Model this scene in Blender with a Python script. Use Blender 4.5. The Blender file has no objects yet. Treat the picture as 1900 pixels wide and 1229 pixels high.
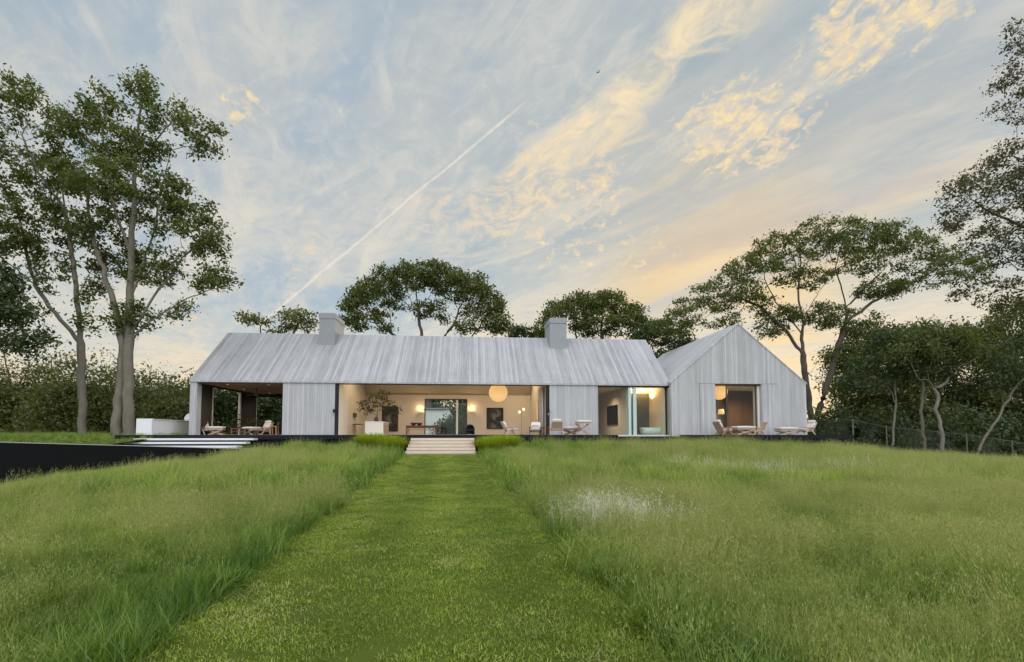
import bpy, math, random
import numpy as np
from mathutils import Vector, Matrix
R = math.radians
rng = np.random.default_rng(7)
S = bpy.context.scene
COL = S.collection

# ------------------------------------------------------------------ camera, world, sun, exposure
F_PX, YAW, PITCH, EYE, HOR = 900.0, R(5.0), R(3.0), 0.06, 805.0
cam_d = bpy.data.cameras.new('camera')
cam = bpy.data.objects.new('camera', cam_d); COL.objects.link(cam)
cam_d.sensor_fit = 'HORIZONTAL'; cam_d.sensor_width = 36.0; cam_d.lens = F_PX / 1900 * 36
cam_d.shift_y = (HOR - 614.5 - F_PX * math.tan(PITCH)) / 1900
cam_d.clip_start = 0.05; cam_d.clip_end = 3000
cam.location = (0, 0, EYE); cam.rotation_euler = (R(90) + PITCH, 0, -YAW)
S.camera = cam
_RM = cam.rotation_euler.to_matrix()

def ray(px, py):
    """direction in the world for a place measured on the photograph"""
    v = Vector(((px - 950) / F_PX, -(py - 614.5 - cam_d.shift_y * 1900) / F_PX, -1.0))
    return (_RM @ v).normalized()
def at(px, py, Y):
    d = ray(px, py); t = Y / d.y
    return Vector((d.x * t, Y, EYE + d.z * t))
def X(px, Y):
    return at(px, HOR, Y).x

S.view_settings.view_transform = 'Standard'; S.view_settings.look = 'None'
S.view_settings.gamma = 1.0; S.view_settings.exposure = 0.0
S.render.film_transparent = False
S.cycles.max_bounces = 6; S.cycles.diffuse_bounces = 3; S.cycles.transparent_max_bounces = 12
S.cycles.sample_clamp_indirect = 4.0; S.cycles.use_denoising = True
S.cycles.caustics_reflective = False; S.cycles.caustics_refractive = False

SUN_AZ, SUN_EL = R(27), R(4.0)

class G:
    """small helper that writes node graphs"""
    def __init__(s, tree): s.t = tree; s.n = tree.nodes; s.l = tree.links
    def new(s, typ, **kw):
        n = s.n.new(typ)
        for k, v in kw.items(): setattr(n, k, v)
        return n
    def put(s, sock, v):
        if v is None: return
        if hasattr(v, 'is_linked') or isinstance(v, bpy.types.NodeSocket): s.l.new(v, sock)
        elif isinstance(v, (tuple, list)) and len(v) == 3 and sock.type == 'RGBA': sock.default_value = (*v, 1)
        else: sock.default_value = v
    def m(s, op, a, b=None, c=None, clamp=False):
        n = s.new('ShaderNodeMath', operation=op, use_clamp=clamp)
        for i, v in enumerate((a, b, c)): s.put(n.inputs[i], v)
        return n.outputs[0]
    def vm(s, op, a, b=None):
        n = s.new('ShaderNodeVectorMath', operation=op)
        s.put(n.inputs[0], a); s.put(n.inputs[1], b)
        return n.outputs['Value'] if op in ('DOT_PRODUCT', 'LENGTH', 'DISTANCE') else n.outputs[0]
    def xyz(s, v):
        n = s.new('ShaderNodeSeparateXYZ'); s.put(n.inputs[0], v); return n.outputs
    def comb(s, x=0, y=0, z=0):
        n = s.new('ShaderNodeCombineXYZ')
        for i, v in enumerate((x, y, z)): s.put(n.inputs[i], v)
        return n.outputs[0]
    def noise(s, vec, scale, detail=4, rough=.55, dist=0.0, dim='3D'):
        n = s.new('ShaderNodeTexNoise', noise_dimensions=dim)
        s.put(n.inputs['Vector'], vec)
        n.inputs['Scale'].default_value = scale; n.inputs['Detail'].default_value = detail
        n.inputs['Roughness'].default_value = rough; n.inputs['Distortion'].default_value = dist
        return n.outputs[0]
    def mix(s, f, a, b, blend='MIX'):
        n = s.new('ShaderNodeMix', data_type='RGBA', blend_type=blend, clamp_factor=True)
        s.put(n.inputs[0], f); s.put(n.inputs[6], a); s.put(n.inputs[7], b)
        return n.outputs[2]
    def step(s, v, lo, hi):
        n = s.new('ShaderNodeMapRange', interpolation_type='SMOOTHSTEP', clamp=True)
        s.put(n.inputs[0], v); s.put(n.inputs[1], lo); s.put(n.inputs[2], hi)
        return n.outputs[0]
    def ramp(s, v, stops):
        n = s.new('ShaderNodeValToRGB'); s.put(n.inputs[0], v)
        e = n.color_ramp.elements
        while len(e) < len(stops): e.new(0.5)
        for el, (p, c) in zip(e, stops): el.position = p; el.color = (*c, 1)
        return n.outputs[0]

def lin(r, g, b):
    f = lambda c: (c / 255 / 12.92) if c <= 10 else ((c / 255 + .055) / 1.055) ** 2.4
    return (f(r), f(g), f(b))

def build_world():
    w = bpy.data.worlds.new('World'); S.world = w; w.use_nodes = True
    g = G(w.node_tree); g.n.clear()
    out = g.new('ShaderNodeOutputWorld'); bg = g.new('ShaderNodeBackground')
    g.l.new(bg.outputs[0], out.inputs[0])
    sky = g.new('ShaderNodeTexSky', sky_type='NISHITA')
    sky.sun_disc = False; sky.sun_elevation = SUN_EL; sky.sun_rotation = SUN_AZ
    d = g.new('ShaderNodeTexCoord').outputs['Generated']
    x, y, z = g.xyz(d)
    zz = g.m('ADD', g.m('MAXIMUM', z, 0.0), 0.10)
    u = g.m('DIVIDE', x, zz); v = g.m('DIVIDE', y, zz)
    ax, ay = -0.50, 0.866                                   # direction the cirrus is drawn out in
    s_ = g.m('ADD', g.m('MULTIPLY', u, ax), g.m('MULTIPLY', v, ay))
    t_ = g.m('ADD', g.m('MULTIPLY', u, ay), g.m('MULTIPLY', v, -ax))
    veil = g.noise(g.comb(g.m('MULTIPLY', s_, .42), g.m('MULTIPLY', t_, 1.25), 3.1), 1.0, 9, .56, .9)
    fine = g.noise(g.comb(g.m('MULTIPLY', s_, 1.5), g.m('MULTIPLY', t_, 3.6), 8.4), 1.3, 9, .62, .6)
    soft = g.noise(g.comb(g.m('MULTIPLY', s_, .5), g.m('MULTIPLY', t_, .7), 15.0), .8, 4, .5)
    puff = g.noise(g.vm('MULTIPLY', g.comb(g.m('ADD', x, g.m('MULTIPLY', z, -.45)), y, z), (44, 38, 64)), 1.0, 8, .58, .6)
    # clear-air colour by height: cream at the horizon to pale blue
    el = g.m('MAXIMUM', z, 0.0)
    clear = g.ramp(el, [(0.0, lin(234, 224, 204)), (.12, lin(220, 219, 209)), (.24, lin(190, 203, 208)),
                        (.42, lin(165, 184, 196)), (.62, lin(160, 179, 192)), (1.0, lin(168, 183, 194))])
    # bluer on the left
    blue = g.step(g.vm('DOT_PRODUCT', d, tuple(ray(500, 260))), .90, .995)
    clear = g.mix(g.m('MULTIPLY', blue, .65), clear, lin(164, 186, 208))
    cloud = g.ramp(el, [(0.0, lin(250, 222, 176)), (.14, lin(236, 224, 202)), (.30, lin(216, 214, 206)),
                        (.5, lin(200, 203, 201)), (1.0, lin(190, 197, 199))])
    a = g.step(g.m('ADD', g.m('ADD', veil, .035), g.m('MULTIPLY', g.m('SUBTRACT', fine, .5), .55)), .38, .66)
    c = g.mix(g.m('MULTIPLY', a, .9), clear, cloud)
    rip = g.noise(g.comb(g.m('MULTIPLY', s_, 3.4), g.m('MULTIPLY', t_, 4.6), 33.0), 2.2, 8, .66, 1.0)
    c = g.mix(g.m('MULTIPLY', g.m('MULTIPLY', g.step(rip, .46, .70), g.step(veil, .36, .58)), .42), c, g.ramp(el, [(0.0, lin(252, 232, 196)), (.3, lin(234, 226, 210)), (1.0, lin(214, 218, 216))]))
    c = g.mix(g.m('MULTIPLY', g.step(rip, .54, .30), .36), c, lin(172, 186, 196))
    wisp = g.noise(g.comb(g.m('MULTIPLY', s_, .9), g.m('MULTIPLY', t_, 2.6), 21.0), 1.6, 10, .66, 1.4)
    c = g.mix(g.m('MULTIPLY', g.step(wisp, .50, .70), .50), c, g.ramp(el, [(0.0, lin(252, 228, 188)), (.3, lin(236, 226, 208)), (1.0, lin(222, 222, 216))]))
    # mauve-grey undersides, low on the right
    gr = g.m('MULTIPLY', g.step(soft, .50, .66), g.step(x, .05, .5))
    c = g.mix(g.m('MULTIPLY', gr, .55), c, lin(190, 188, 190))
    # glow of the sunset behind the house
    glow = g.step(g.vm('DOT_PRODUCT', d, tuple(ray(1330, 600))), .84, 1.0)
    c = g.mix(g.m('MULTIPLY', glow, .14), c, lin(255, 222, 160))
    glow2 = g.step(g.vm('DOT_PRODUCT', d, tuple(ray(1330, 535))), .965, 1.0)
    c = g.mix(g.m('MULTIPLY', g.m('MULTIPLY', glow2, .55), g.step(veil, .38, .60)), c, lin(255, 214, 130))

    def band(p, q, w_in, w_out, i0, i1):
        """soft streak of cloud along the great circle through two places in the sky"""
        a_, b_ = ray(*p), ray(*q); n = a_.cross(b_).normalized(); mid = (a_ + b_).normalized()
        half = a_.dot(mid)
        off = g.m('ABSOLUTE', g.m('ADD', g.vm('DOT_PRODUCT', d, tuple(n)), g.m('MULTIPLY', g.m('SUBTRACT', fine, .5), i0)))
        edge = g.m('SUBTRACT', 1.0, g.step(off, w_in, w_out))
        ends = g.step(g.vm('DOT_PRODUCT', d, tuple(mid)), half - i1, half + i1 * .6)
        return g.m('MULTIPLY', edge, ends)
    b1 = band((985, 345), (1420, -60), .004, .075, .16, .03)
    b1 = g.m('MULTIPLY', b1, g.m('ADD', g.m('MULTIPLY', g.step(fine, .32, .62), .55), g.m('MULTIPLY', g.step(rip, .40, .64), .5)))
    c = g.mix(g.m('MULTIPLY', b1, 1.0), c, lin(255, 233, 192))
    b2 = band((830, 420), (1180, 280), .004, .085, .22, .03)
    c = g.mix(g.m('MULTIPLY', g.m('MULTIPLY', b2, g.step(rip, .42, .66)), .75), c, lin(250, 224, 184))
    b3 = band((1260, 520), (1840, 300), .002, .045, .09, .02)
    c = g.mix(g.m('MULTIPLY', g.m('MULTIPLY', b3, g.step(fine, .34, .6)), .7), c, lin(246, 222, 184))
    b4 = band((1190, 480), (1760, 330), .002, .05, .10, .02)
    c = g.mix(g.m('MULTIPLY', g.m('MULTIPLY', b4, g.step(veil, .40, .6)), .5), c, lin(184, 183, 190))
    # lit cumulus shreds
    F = None
    for (px, py, rad, k) in ((1575, 68, 75, 1), (1665, 0, 80, 1), (1520, 125, 60, .7), (1440, 200, 60, .75), (1350, 240, 90, 1), (1440, 258, 60, .9),
                             (1275, 252, 50, .7), (1330, 275, 60, .9), (445, 198, 38, .92), (940, 400, 75, .6), (1000, 440, 80, .6), (1100, 375, 90, .65),
                             (1080, 470, 70, .6), (1200, 470, 80, .55), (1010, 300, 90, .5), (1500, 232, 40, .7), (345, 590, 45, .55), (590, 490, 80, .45), (1740, 0, 60, .8)):
        cr = math.cos(rad / 900)
        f = g.m('MULTIPLY', g.step(g.vm('DOT_PRODUCT', d, tuple(ray(px, py))), cr, 1.0), k)
        F = f if F is None else g.m('MAXIMUM', F, f)
    p = g.step(g.m('ADD', g.m('MULTIPLY', g.m('POWER', F, .8), .36), puff), .71, .93)
    pin = g.noise(g.vm('MULTIPLY', d, (70, 60, 95)), 1.0, 6, .6, .4)
    pc = g.mix(g.step(pin, .36, .66), lin(228, 212, 192), lin(255, 231, 178))
    c = g.mix(g.m('MULTIPLY', p, .95), c, pc)
    # vapour trail
    tr = band((500, 588), (955, 205), .0004, .0034, .012, .012)
    c = g.mix(g.m('MULTIPLY', g.m('MULTIPLY', tr, g.m('ADD', g.m('MULTIPLY', g.step(rip, .3, .6), .35), .4)), .85), c, lin(250, 238, 220))
    # unseen sky over and behind the viewer, brightened to light the facade
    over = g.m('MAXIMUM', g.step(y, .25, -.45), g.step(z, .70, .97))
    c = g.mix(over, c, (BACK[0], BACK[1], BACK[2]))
    ground = g.step(z, -.02, .0)
    tot = g.mix(1.0, c, g.vm('SCALE', sky.outputs[0]), 'ADD') if False else None
    sc = g.new('ShaderNodeVectorMath', operation='SCALE'); g.l.new(sky.outputs[0], sc.inputs[0]); sc.inputs['Scale'].default_value = NISHITA
    sm = g.new('ShaderNodeVectorMath', operation='MULTIPLY_ADD')
    g.l.new(c, sm.inputs[0]); sm.inputs[1].default_value = (CLOUD,) * 3; g.l.new(sc.outputs[0], sm.inputs[2])
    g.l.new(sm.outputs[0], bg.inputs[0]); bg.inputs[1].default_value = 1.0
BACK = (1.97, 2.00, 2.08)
NISHITA, CLOUD = 0.008, 0.95
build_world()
sl = bpy.data.lights.new('sun', 'SUN'); sl.energy = 0.8; sl.angle = R(10); sl.color = (1, .84, .62)
so = bpy.data.objects.new('sun', sl); COL.objects.link(so)
_sd = Vector((math.sin(SUN_AZ) * math.cos(SUN_EL), math.cos(SUN_AZ) * math.cos(SUN_EL), math.sin(SUN_EL)))
so.rotation_euler = (-_sd).to_track_quat('-Z', 'Y').to_euler(); so.location = _sd * 200

# ------------------------------------------------------------------ helpers
class MB:
    def __init__(s): s.v = []; s.f = []
    def add(s, vs, fs):
        b = len(s.v); s.v += [tuple(p) for p in vs]; s.f += [tuple(i + b for i in f) for f in fs]; return s
    def box(s, x0, x1, y0, y1, z0, z1):
        return s.add([(x0,y0,z0),(x1,y0,z0),(x1,y1,z0),(x0,y1,z0),(x0,y0,z1),(x1,y0,z1),(x1,y1,z1),(x0,y1,z1)],
                     [(0,3,2,1),(4,5,6,7),(0,1,5,4),(1,2,6,5),(2,3,7,6),(3,0,4,7)])
    def beam(s, a, b, w, h, up=(0, 0, 1)):
        a, b = Vector(a), Vector(b); d = (b - a).normalized(); up = Vector(up)
        if abs(d.dot(up)) > .98: up = Vector((0, 1, 0))
        sx = d.cross(up).normalized() * w / 2; sz = sx.cross(d).normalized() * h / 2
        vs = [p + i * sx + j * sz for p in (a, b) for (i, j) in ((-1,-1),(1,-1),(1,1),(-1,1))]
        return s.add(vs, [(0,1,2,3),(7,6,5,4),(0,4,5,1),(1,5,6,2),(2,6,7,3),(3,7,4,0)])
    def tube(s, pts, r, n=8):
        pts = [Vector(p) for p in pts]; rs = r if isinstance(r, (list, tuple)) else [r] * len(pts)
        b = len(s.v)
        for i, p in enumerate(pts):
            d = (pts[min(i + 1, len(pts) - 1)] - pts[max(i - 1, 0)]).normalized()
            u = d.cross(Vector((0.13, .21, 1)) if abs(d.z) < .95 else Vector((1, 0, 0))).normalized(); w = d.cross(u)
            s.v += [tuple(p + rs[i] * (math.cos(2*math.pi*k/n) * u + math.sin(2*math.pi*k/n) * w)) for k in range(n)]
        for i in range(len(pts) - 1):
            for k in range(n):
                s.f.append((b+i*n+k, b+i*n+(k+1)%n, b+(i+1)*n+(k+1)%n, b+(i+1)*n+k))
        s.f.append(tuple(b + k for k in reversed(range(n)))); s.f.append(tuple(b + (len(pts)-1)*n + k for k in range(n)))
        return s
    def lathe(s, prof, c=(0, 0, 0), n=24):
        b = len(s.v)
        for (r, z) in prof:
            s.v += [(c[0] + r*math.cos(2*math.pi*k/n), c[1] + r*math.sin(2*math.pi*k/n), c[2] + z) for k in range(n)]
        for i in range(len(prof) - 1):
            for k in range(n): s.f.append((b+i*n+k, b+i*n+(k+1)%n, b+(i+1)*n+(k+1)%n, b+(i+1)*n+k))
        s.f.append(tuple(b + k for k in reversed(range(n)))); s.f.append(tuple(b + (len(prof)-1)*n + k for k in range(n)))
        return s
    def ball(s, c, r, n=20, m=12, sq=(1, 1, 1)):
        prof = [(max(math.sin(math.pi*i/m), .002) * r, -math.cos(math.pi*i/m) * r) for i in range(m + 1)]
        b = len(s.v); s.lathe(prof, (0, 0, 0), n)
        s.v[b:] = [(c[0] + p[0]*sq[0], c[1] + p[1]*sq[1], c[2] + p[2]*sq[2]) for p in s.v[b:]]
        return s
    def cushion(s, c, sx, sy, sz, tilt=0.0, n=6):
        """puffed box, optionally tilted about its X axis"""
        b = len(s.v); M = Matrix.Rotation(tilt, 3, 'X')
        for k, zs in ((0, -1), (1, 1)):
            for i in range(n + 1):
                for j in range(n + 1):
                    a_, b_ = i/n*2-1, j/n*2-1
                    puff = (1-abs(a_)**4) * (1-abs(b_)**4)
                    p = Vector((a_*sx/2, b_*sy/2, zs*sz/2*(.74+.26*puff)))
                    s.v.append(tuple(M @ p + Vector(c)))
        q = (n+1)**2; idx = lambda k, i, j: b + k*q + i*(n+1) + j
        for i in range(n):
            for j in range(n):
                s.f.append((idx(0,i,j), idx(0,i,j+1), idx(0,i+1,j+1), idx(0,i+1,j)))
                s.f.append((idx(1,i,j), idx(1,i+1,j), idx(1,i+1,j+1), idx(1,i,j+1)))
        for i in range(n):
            s.f.append((idx(0,i,0), idx(0,i+1,0), idx(1,i+1,0), idx(1,i,0))); s.f.append((idx(0,i+1,n), idx(0,i,n), idx(1,i,n), idx(1,i+1,n)))
            s.f.append((idx(0,0,i+1), idx(0,0,i), idx(1,0,i), idx(1,0,i+1))); s.f.append((idx(0,n,i), idx(0,n,i+1), idx(1,n,i+1), idx(1,n,i)))
        return s
    def prism_x(s, poly, x0, x1):
        """polygon in (y, z) drawn out along X"""
        n = len(poly); vs = [(x0, y, z) for y, z in poly] + [(x1, y, z) for y, z in poly]
        fs = [tuple(reversed(range(n))), tuple(range(n, 2*n))] + [(i, (i+1)%n, n+(i+1)%n, n+i) for i in range(n)]
        return s.add(vs, fs)
    def prism_y(s, poly, y0, y1):
        n = len(poly); vs = [(x, y0, z) for x, z in poly] + [(x, y1, z) for x, z in poly]
        fs = [tuple(range(n)), tuple(reversed(range(n, 2*n)))] + [(n+i, n+(i+1)%n, (i+1)%n, i) for i in range(n)]
        return s.add(vs, fs)
    def build(s, name, mat, parent=None, off=None, smooth=False, bevel=0.0):
        me = bpy.data.meshes.new(name)
        vs = s.v if off is None else [(p[0]-off[0], p[1]-off[1], p[2]-off[2]) for p in s.v]
        me.from_pydata(vs, [], s.f); me.materials.append(mat)
        import bmesh as _b
        bm = _b.new(); bm.from_mesh(me); _b.ops.recalc_face_normals(bm, faces=bm.faces); bm.to_mesh(me); bm.free()
        if smooth: me.polygons.foreach_set('use_smooth', [True] * len(me.polygons))
        o = bpy.data.objects.new(name, me); COL.objects.link(o)
        if parent is not None: o.parent = parent
        if bevel:
            bv = o.modifiers.new('bevel', 'BEVEL'); bv.width = bevel; bv.segments = 2; bv.limit_method = 'ANGLE'
        return o

def tag(o, label=None, cat=None, group=None, kind=None):
    if label: o['label'] = label
    if cat: o['category'] = cat
    if group: o['group'] = group
    if kind: o['kind'] = kind
    return o
def thing(name, label, cat, loc=(0, 0, 0), rz=0.0, group=None):
    o = bpy.data.objects.new(name, None); COL.objects.link(o)
    o.empty_display_size = .2; o.location = loc; o.rotation_euler = (0, 0, rz)
    return tag(o, label, cat, group)
def copy_tree(o, parent=None):
    c = o.copy(); COL.objects.link(c); c.parent = parent
    for ch in [k for k in COL.objects if k.parent == o]: copy_tree(ch, c)
    return c

# ------------------------------------------------------------------ materials
def mat(name, color, rough=.7, spec=.3, metal=0.0, var=0.0, vscale=6.0, bump=0.0, emit=None, estr=0.0):
    m = bpy.data.materials.new(name); m.use_nodes = True
    g = G(m.node_tree); b = g.n['Principled BSDF']
    b.inputs['Base Color'].default_value = (*color, 1); b.inputs['Roughness'].default_value = rough
    b.inputs['Specular IOR Level'].default_value = spec; b.inputs['Metallic'].default_value = metal
    if var or bump:
        co = g.new('ShaderNodeTexCoord').outputs['Object']
        n = g.noise(co, vscale, 6, .6)
        if var:
            k = g.m('MULTIPLY_ADD', n, 2*var, 1 - var)
            sc = g.new('ShaderNodeVectorMath', operation='SCALE'); sc.inputs[0].default_value = color; g.l.new(k, sc.inputs['Scale'])
            g.l.new(sc.outputs[0], b.inputs['Base Color'])
        if bump:
            bp = g.new('ShaderNodeBump'); bp.inputs['Strength'].default_value = bump; bp.inputs['Distance'].default_value = .02
            g.l.new(g.noise(co, vscale*5, 4), bp.inputs['Height']); g.l.new(bp.outputs[0], b.inputs['Normal'])
    if emit:
        b.inputs['Emission Color'].default_value = (*emit, 1); b.inputs['Emission Strength'].default_value = estr
    return m

def board_mat(name, axis, width, base, contrast=.16, grain_axis='z'):
    """weathered boards laid side by side along one axis"""
    m = bpy.data.materials.new(name); m.use_nodes = True
    g = G(m.node_tree); b = g.n['Principled BSDF']
    co = g.new('ShaderNodeTexCoord').outputs['Object']; xs = g.xyz(co)
    c = xs[axis]; q = g.m('DIVIDE', c, width)
    wob = g.m('ADD', q, g.m('MULTIPLY', g.noise(g.comb(g.m('MULTIPLY', q, .33), 0, 0), 1.0, 2), .9))
    i = g.m('FLOOR', wob); fr = g.m('FRACT', wob)
    wn = g.new('ShaderNodeTexWhiteNoise', noise_dimensions='1D'); g.l.new(i, wn.inputs['W'])
    wn2 = g.new('ShaderNodeTexWhiteNoise', noise_dimensions='1D'); g.l.new(g.m('ADD', i, 37.3), wn2.inputs['W'])
    along = g.m('ADD', xs[2], g.m('MULTIPLY', xs[1 if axis == 0 else 0], .7))
    # butt joints: boards change tone at random lengths
    seg = g.m('FLOOR', g.m('ADD', g.m('DIVIDE', along, 2.6), g.m('MULTIPLY', wn2.outputs[0], 9.0)))
    wn3 = g.new('ShaderNodeTexWhiteNoise', noise_dimensions='2D'); g.l.new(g.comb(i, seg, 0), wn3.inputs['Vector'])
    stain = g.noise(g.comb(g.m('MULTIPLY', c, 5.0), g.m('MULTIPLY', along, .35), wn.outputs[0]), 1.0, 5, .6)
    grain = g.noise(g.comb(g.m('MULTIPLY', c, 34.0), g.m('MULTIPLY', along, .9), 4.0), 1.0, 4, .6)
    blot = g.noise(co, .8, 4, .6)
    tone = g.m('ADD', g.m('MULTIPLY', g.m('ADD', g.m('MULTIPLY', g.m('SUBTRACT', wn.outputs[0], .5), .8), g.m('MULTIPLY', g.m('SUBTRACT', wn3.outputs[0], .5), .2)), contrast*1.35), 1.0)
    tone = g.m('ADD', tone, g.m('MULTIPLY', g.m('SUBTRACT', stain, .5), contrast*2.2))
    tone = g.m('ADD', tone, g.m('MULTIPLY', g.m('SUBTRACT', grain, .5), contrast*2.2))
    tone = g.m('ADD', tone, g.m('MULTIPLY', g.m('SUBTRACT', blot, .5), contrast*1.0))
    gap = g.m('SUBTRACT', 1.0, g.m('MULTIPLY', g.step(g.m('ABSOLUTE', g.m('SUBTRACT', fr, .5)), .44, .49), .42))
    tone = g.m('MULTIPLY', tone, gap)
    sc = g.new('ShaderNodeVectorMath', operation='SCALE'); sc.inputs[0].default_value = base; g.l.new(tone, sc.inputs['Scale'])
    warm = g.mix(g.m('MULTIPLY', wn2.outputs[0], .22), sc.outputs[0], g.vm('MULTIPLY', sc.outputs[0], (1.07, 1.0, .9)))
    g.l.new(warm, b.inputs['Base Color'])
    b.inputs['Roughness'].default_value = .75; b.inputs['Specular IOR Level'].default_value = .2
    bp = g.new('ShaderNodeBump'); bp.inputs['Strength'].default_value = .5; bp.inputs['Distance'].default_value = .012
    g.l.new(g.m('ADD', gap, g.m('MULTIPLY', wn.outputs[0], .6)), bp.inputs['Height']); g.l.new(bp.outputs[0], b.inputs['Normal'])
    return m

def glass_mat(name, tint=(.93, .97, .95), boost=1.0):
    m = bpy.data.materials.new(name); m.use_nodes = True
    g = G(m.node_tree); g.n.remove(g.n['Principled BSDF']); out = g.n['Material Output']
    t = g.new('ShaderNodeBsdfTransparent'); t.inputs[0].default_value = (*tint, 1)
    gl = g.new('ShaderNodeBsdfGlossy'); gl.inputs['Roughness'].default_value = .01; gl.inputs[0].default_value = (.95, .97, .97, 1)
    fr = g.new('ShaderNodeFresnel'); fr.inputs[0].default_value = 1.5
    mx = g.new('ShaderNodeMixShader'); g.l.new(g.m('MULTIPLY', fr.outputs[0], boost, clamp=True), mx.inputs[0])
    g.l.new(t.outputs[0], mx.inputs[1]); g.l.new(gl.outputs[0], mx.inputs[2]); g.l.new(mx.outputs[0], out.inputs[0])
    return m

def leaf_mat(name, c1, c2, trans=.4, attr_type='GEOMETRY', gloss=.04, transc=1.25):
    """leaf colour runs between two greens by a per-leaf value"""
    m = bpy.data.materials.new(name); m.use_nodes = True
    g = G(m.node_tree); g.n.remove(g.n['Principled BSDF']); out = g.n['Material Output']
    a = g.new('ShaderNodeAttribute', attribute_type=attr_type, attribute_name='tint')
    t_in = a.outputs['Fac']
    if attr_type == 'INSTANCER':                            # tuft and single blade both vary
        bl = g.new('ShaderNodeAttribute', attribute_type='GEOMETRY', attribute_name='blade')
        t_in = g.m('ADD', t_in, g.m('MULTIPLY', g.m('SUBTRACT', bl.outputs['Fac'], .5), .75), clamp=True)
    c = g.mix(t_in, c1, c2)
    df = g.new('ShaderNodeBsdfDiffuse'); g.l.new(c, df.inputs[0])
    tr = g.new('ShaderNodeBsdfTranslucent'); g.l.new(g.vm('MULTIPLY', c, (transc*1.05, transc*1.1, transc*.6)), tr.inputs[0])
    mx = g.new('ShaderNodeMixShader'); mx.inputs[0].default_value = trans
    g.l.new(df.outputs[0], mx.inputs[1]); g.l.new(tr.outputs[0], mx.inputs[2])
    gl = g.new('ShaderNodeBsdfGlossy'); gl.inputs['Roughness'].default_value = .45
    m2 = g.new('ShaderNodeMixShader'); m2.inputs[0].default_value = gloss
    g.l.new(mx.outputs[0], m2.inputs[1]); g.l.new(gl.outputs[0], m2.inputs[2]); g.l.new(m2.outputs[0], out.inputs[0])
    return m

def bark_mat(name, base):
    m = bpy.data.materials.new(name); m.use_nodes = True
    g = G(m.node_tree); b = g.n['Principled BSDF']
    co = g.new('ShaderNodeTexCoord').outputs['Object']
    st = g.noise(g.vm('MULTIPLY', co, (9, 9, 1.6)), 1.0, 6, .65)
    pa = g.noise(co, 1.3, 4, .6)
    k = g.m('ADD', g.m('MULTIPLY', st, .9), g.m('MULTIPLY', pa, .8))
    sc = g.new('ShaderNodeVectorMath', operation='SCALE'); sc.inputs[0].default_value = base; g.l.new(g.m('ADD', k, .15), sc.inputs['Scale'])
    lich = g.mix(g.m('MULTIPLY', g.step(pa, .52, .66), .5), sc.outputs[0], tuple(v*1.15 for v in (base[0]*.95, base[1]*1.05, base[2]*.85)))
    g.l.new(lich, b.inputs['Base Color']); b.inputs['Roughness'].default_value = .9; b.inputs['Specular IOR Level'].default_value = .1
    bp = g.new('ShaderNodeBump'); bp.inputs['Strength'].default_value = .8; bp.inputs['Distance'].default_value = .03
    g.l.new(st, bp.inputs['Height']); g.l.new(bp.outputs[0], b.inputs['Normal'])
    return m

WOOD = board_mat('weathered_boards', 0, .125, (.435, .444, .464), .21)
WOODY = board_mat('weathered_boards_wing', 1, .15, (.385, .395, .415), .22)
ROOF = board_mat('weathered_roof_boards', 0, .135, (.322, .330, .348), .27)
STUCCO = mat('chimney_zinc', (.275, .295, .31), .6, .3, var=.12, vscale=2.2)
PLASTER = mat('plaster', (.66, .60, .51), .85, .1, var=.05, vscale=1.5)
PLASTER_W = mat('white_plaster', (.78, .72, .63), .8, .1, var=.04)
FLOORM = mat('stone_floor', (.30, .28, .25), .5, .3, var=.12, vscale=3)
CEILWOOD = board_mat('cedar_ceiling', 0, .12, (.36, .23, .17), .2)
BLACK = mat('black_steel', (.012, .013, .015), .5, .25, var=.2, vscale=8)
PITCH_BLACK = mat('black_wall', (.0045, .005, .0055), .7, .08, var=.3, vscale=3)
NAVY = mat('dark_deck_edge', (.008, .010, .015), .6, .15, var=.3, vscale=4)
DECK = board_mat('dark_deck_boards', 1, .14, (.10, .098, .095), .3)
BRONZE = mat('bronze_frame', (.07, .06, .05), .4, .5)
SCREEN = mat('dark_screen', (.045, .042, .034), .7, .2, var=.3, vscale=5)
WALNUT = board_mat('walnut_panel', 0, .22, (.13, .07, .035), .3)
GLASS = glass_mat('clear_glass', boost=.25)
GLASS_R = glass_mat('window_glass', (.92, .94, .91), .14)
GLASS_E = mat('glass_edge', (.42, .56, .54), .15, .6)
FABRIC = mat('white_cushion', (.60, .57, .53), .95, .05, var=.06, vscale=20, bump=.2)
TEAK = mat('teak', (.36, .22, .14), .6, .25, var=.25, vscale=14)
TEAKL = mat('pale_teak', (.50, .38, .29), .65, .2, var=.2, vscale=14)
TEAKD = mat('dark_teak', (.16, .07, .045), .5, .3, var=.3, vscale=14)
CANE = mat('woven_cane', (.42, .32, .22), .8, .1, var=.3, vscale=60)
CANEW = mat('pale_cane', (.62, .55, .48), .8, .1, var=.2, vscale=60)
WHITE = mat('white_lacquer', (.80, .80, .78), .4, .3, var=.03)
COUNTER = mat('white_counter', (.72, .74, .76), .5, .3, var=.05)
STEEL = mat('brushed_steel', (.62, .62, .60), .3, .5, metal=.8, var=.08)
CERAMIC = mat('white_tub', (.72, .80, .77), .2, .5)
STEPW = mat('pale_step_boards', (.56, .48, .39), .7, .2, var=.16, vscale=5)
STEPG = mat('pale_stone_steps', (.60, .61, .62), .6, .25, var=.06, vscale=5)
SOIL = mat('soil', (.035, .04, .018), .95, .05, var=.4, vscale=3)
LANTERN = mat('paper_lantern', (.75, .58, .35), .9, .05, emit=(.95, .56, .20), estr=.72)
BULB = mat('lit_bulb', (.8, .7, .5), .6, .1, emit=(1.0, .72, .38), estr=2.2)
FENCE = mat('dull_green_wire', (.10, .115, .085), .6, .2)
SCREEN_OFF = mat('tv_glass', (.004, .004, .005), .5, .12)

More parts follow.
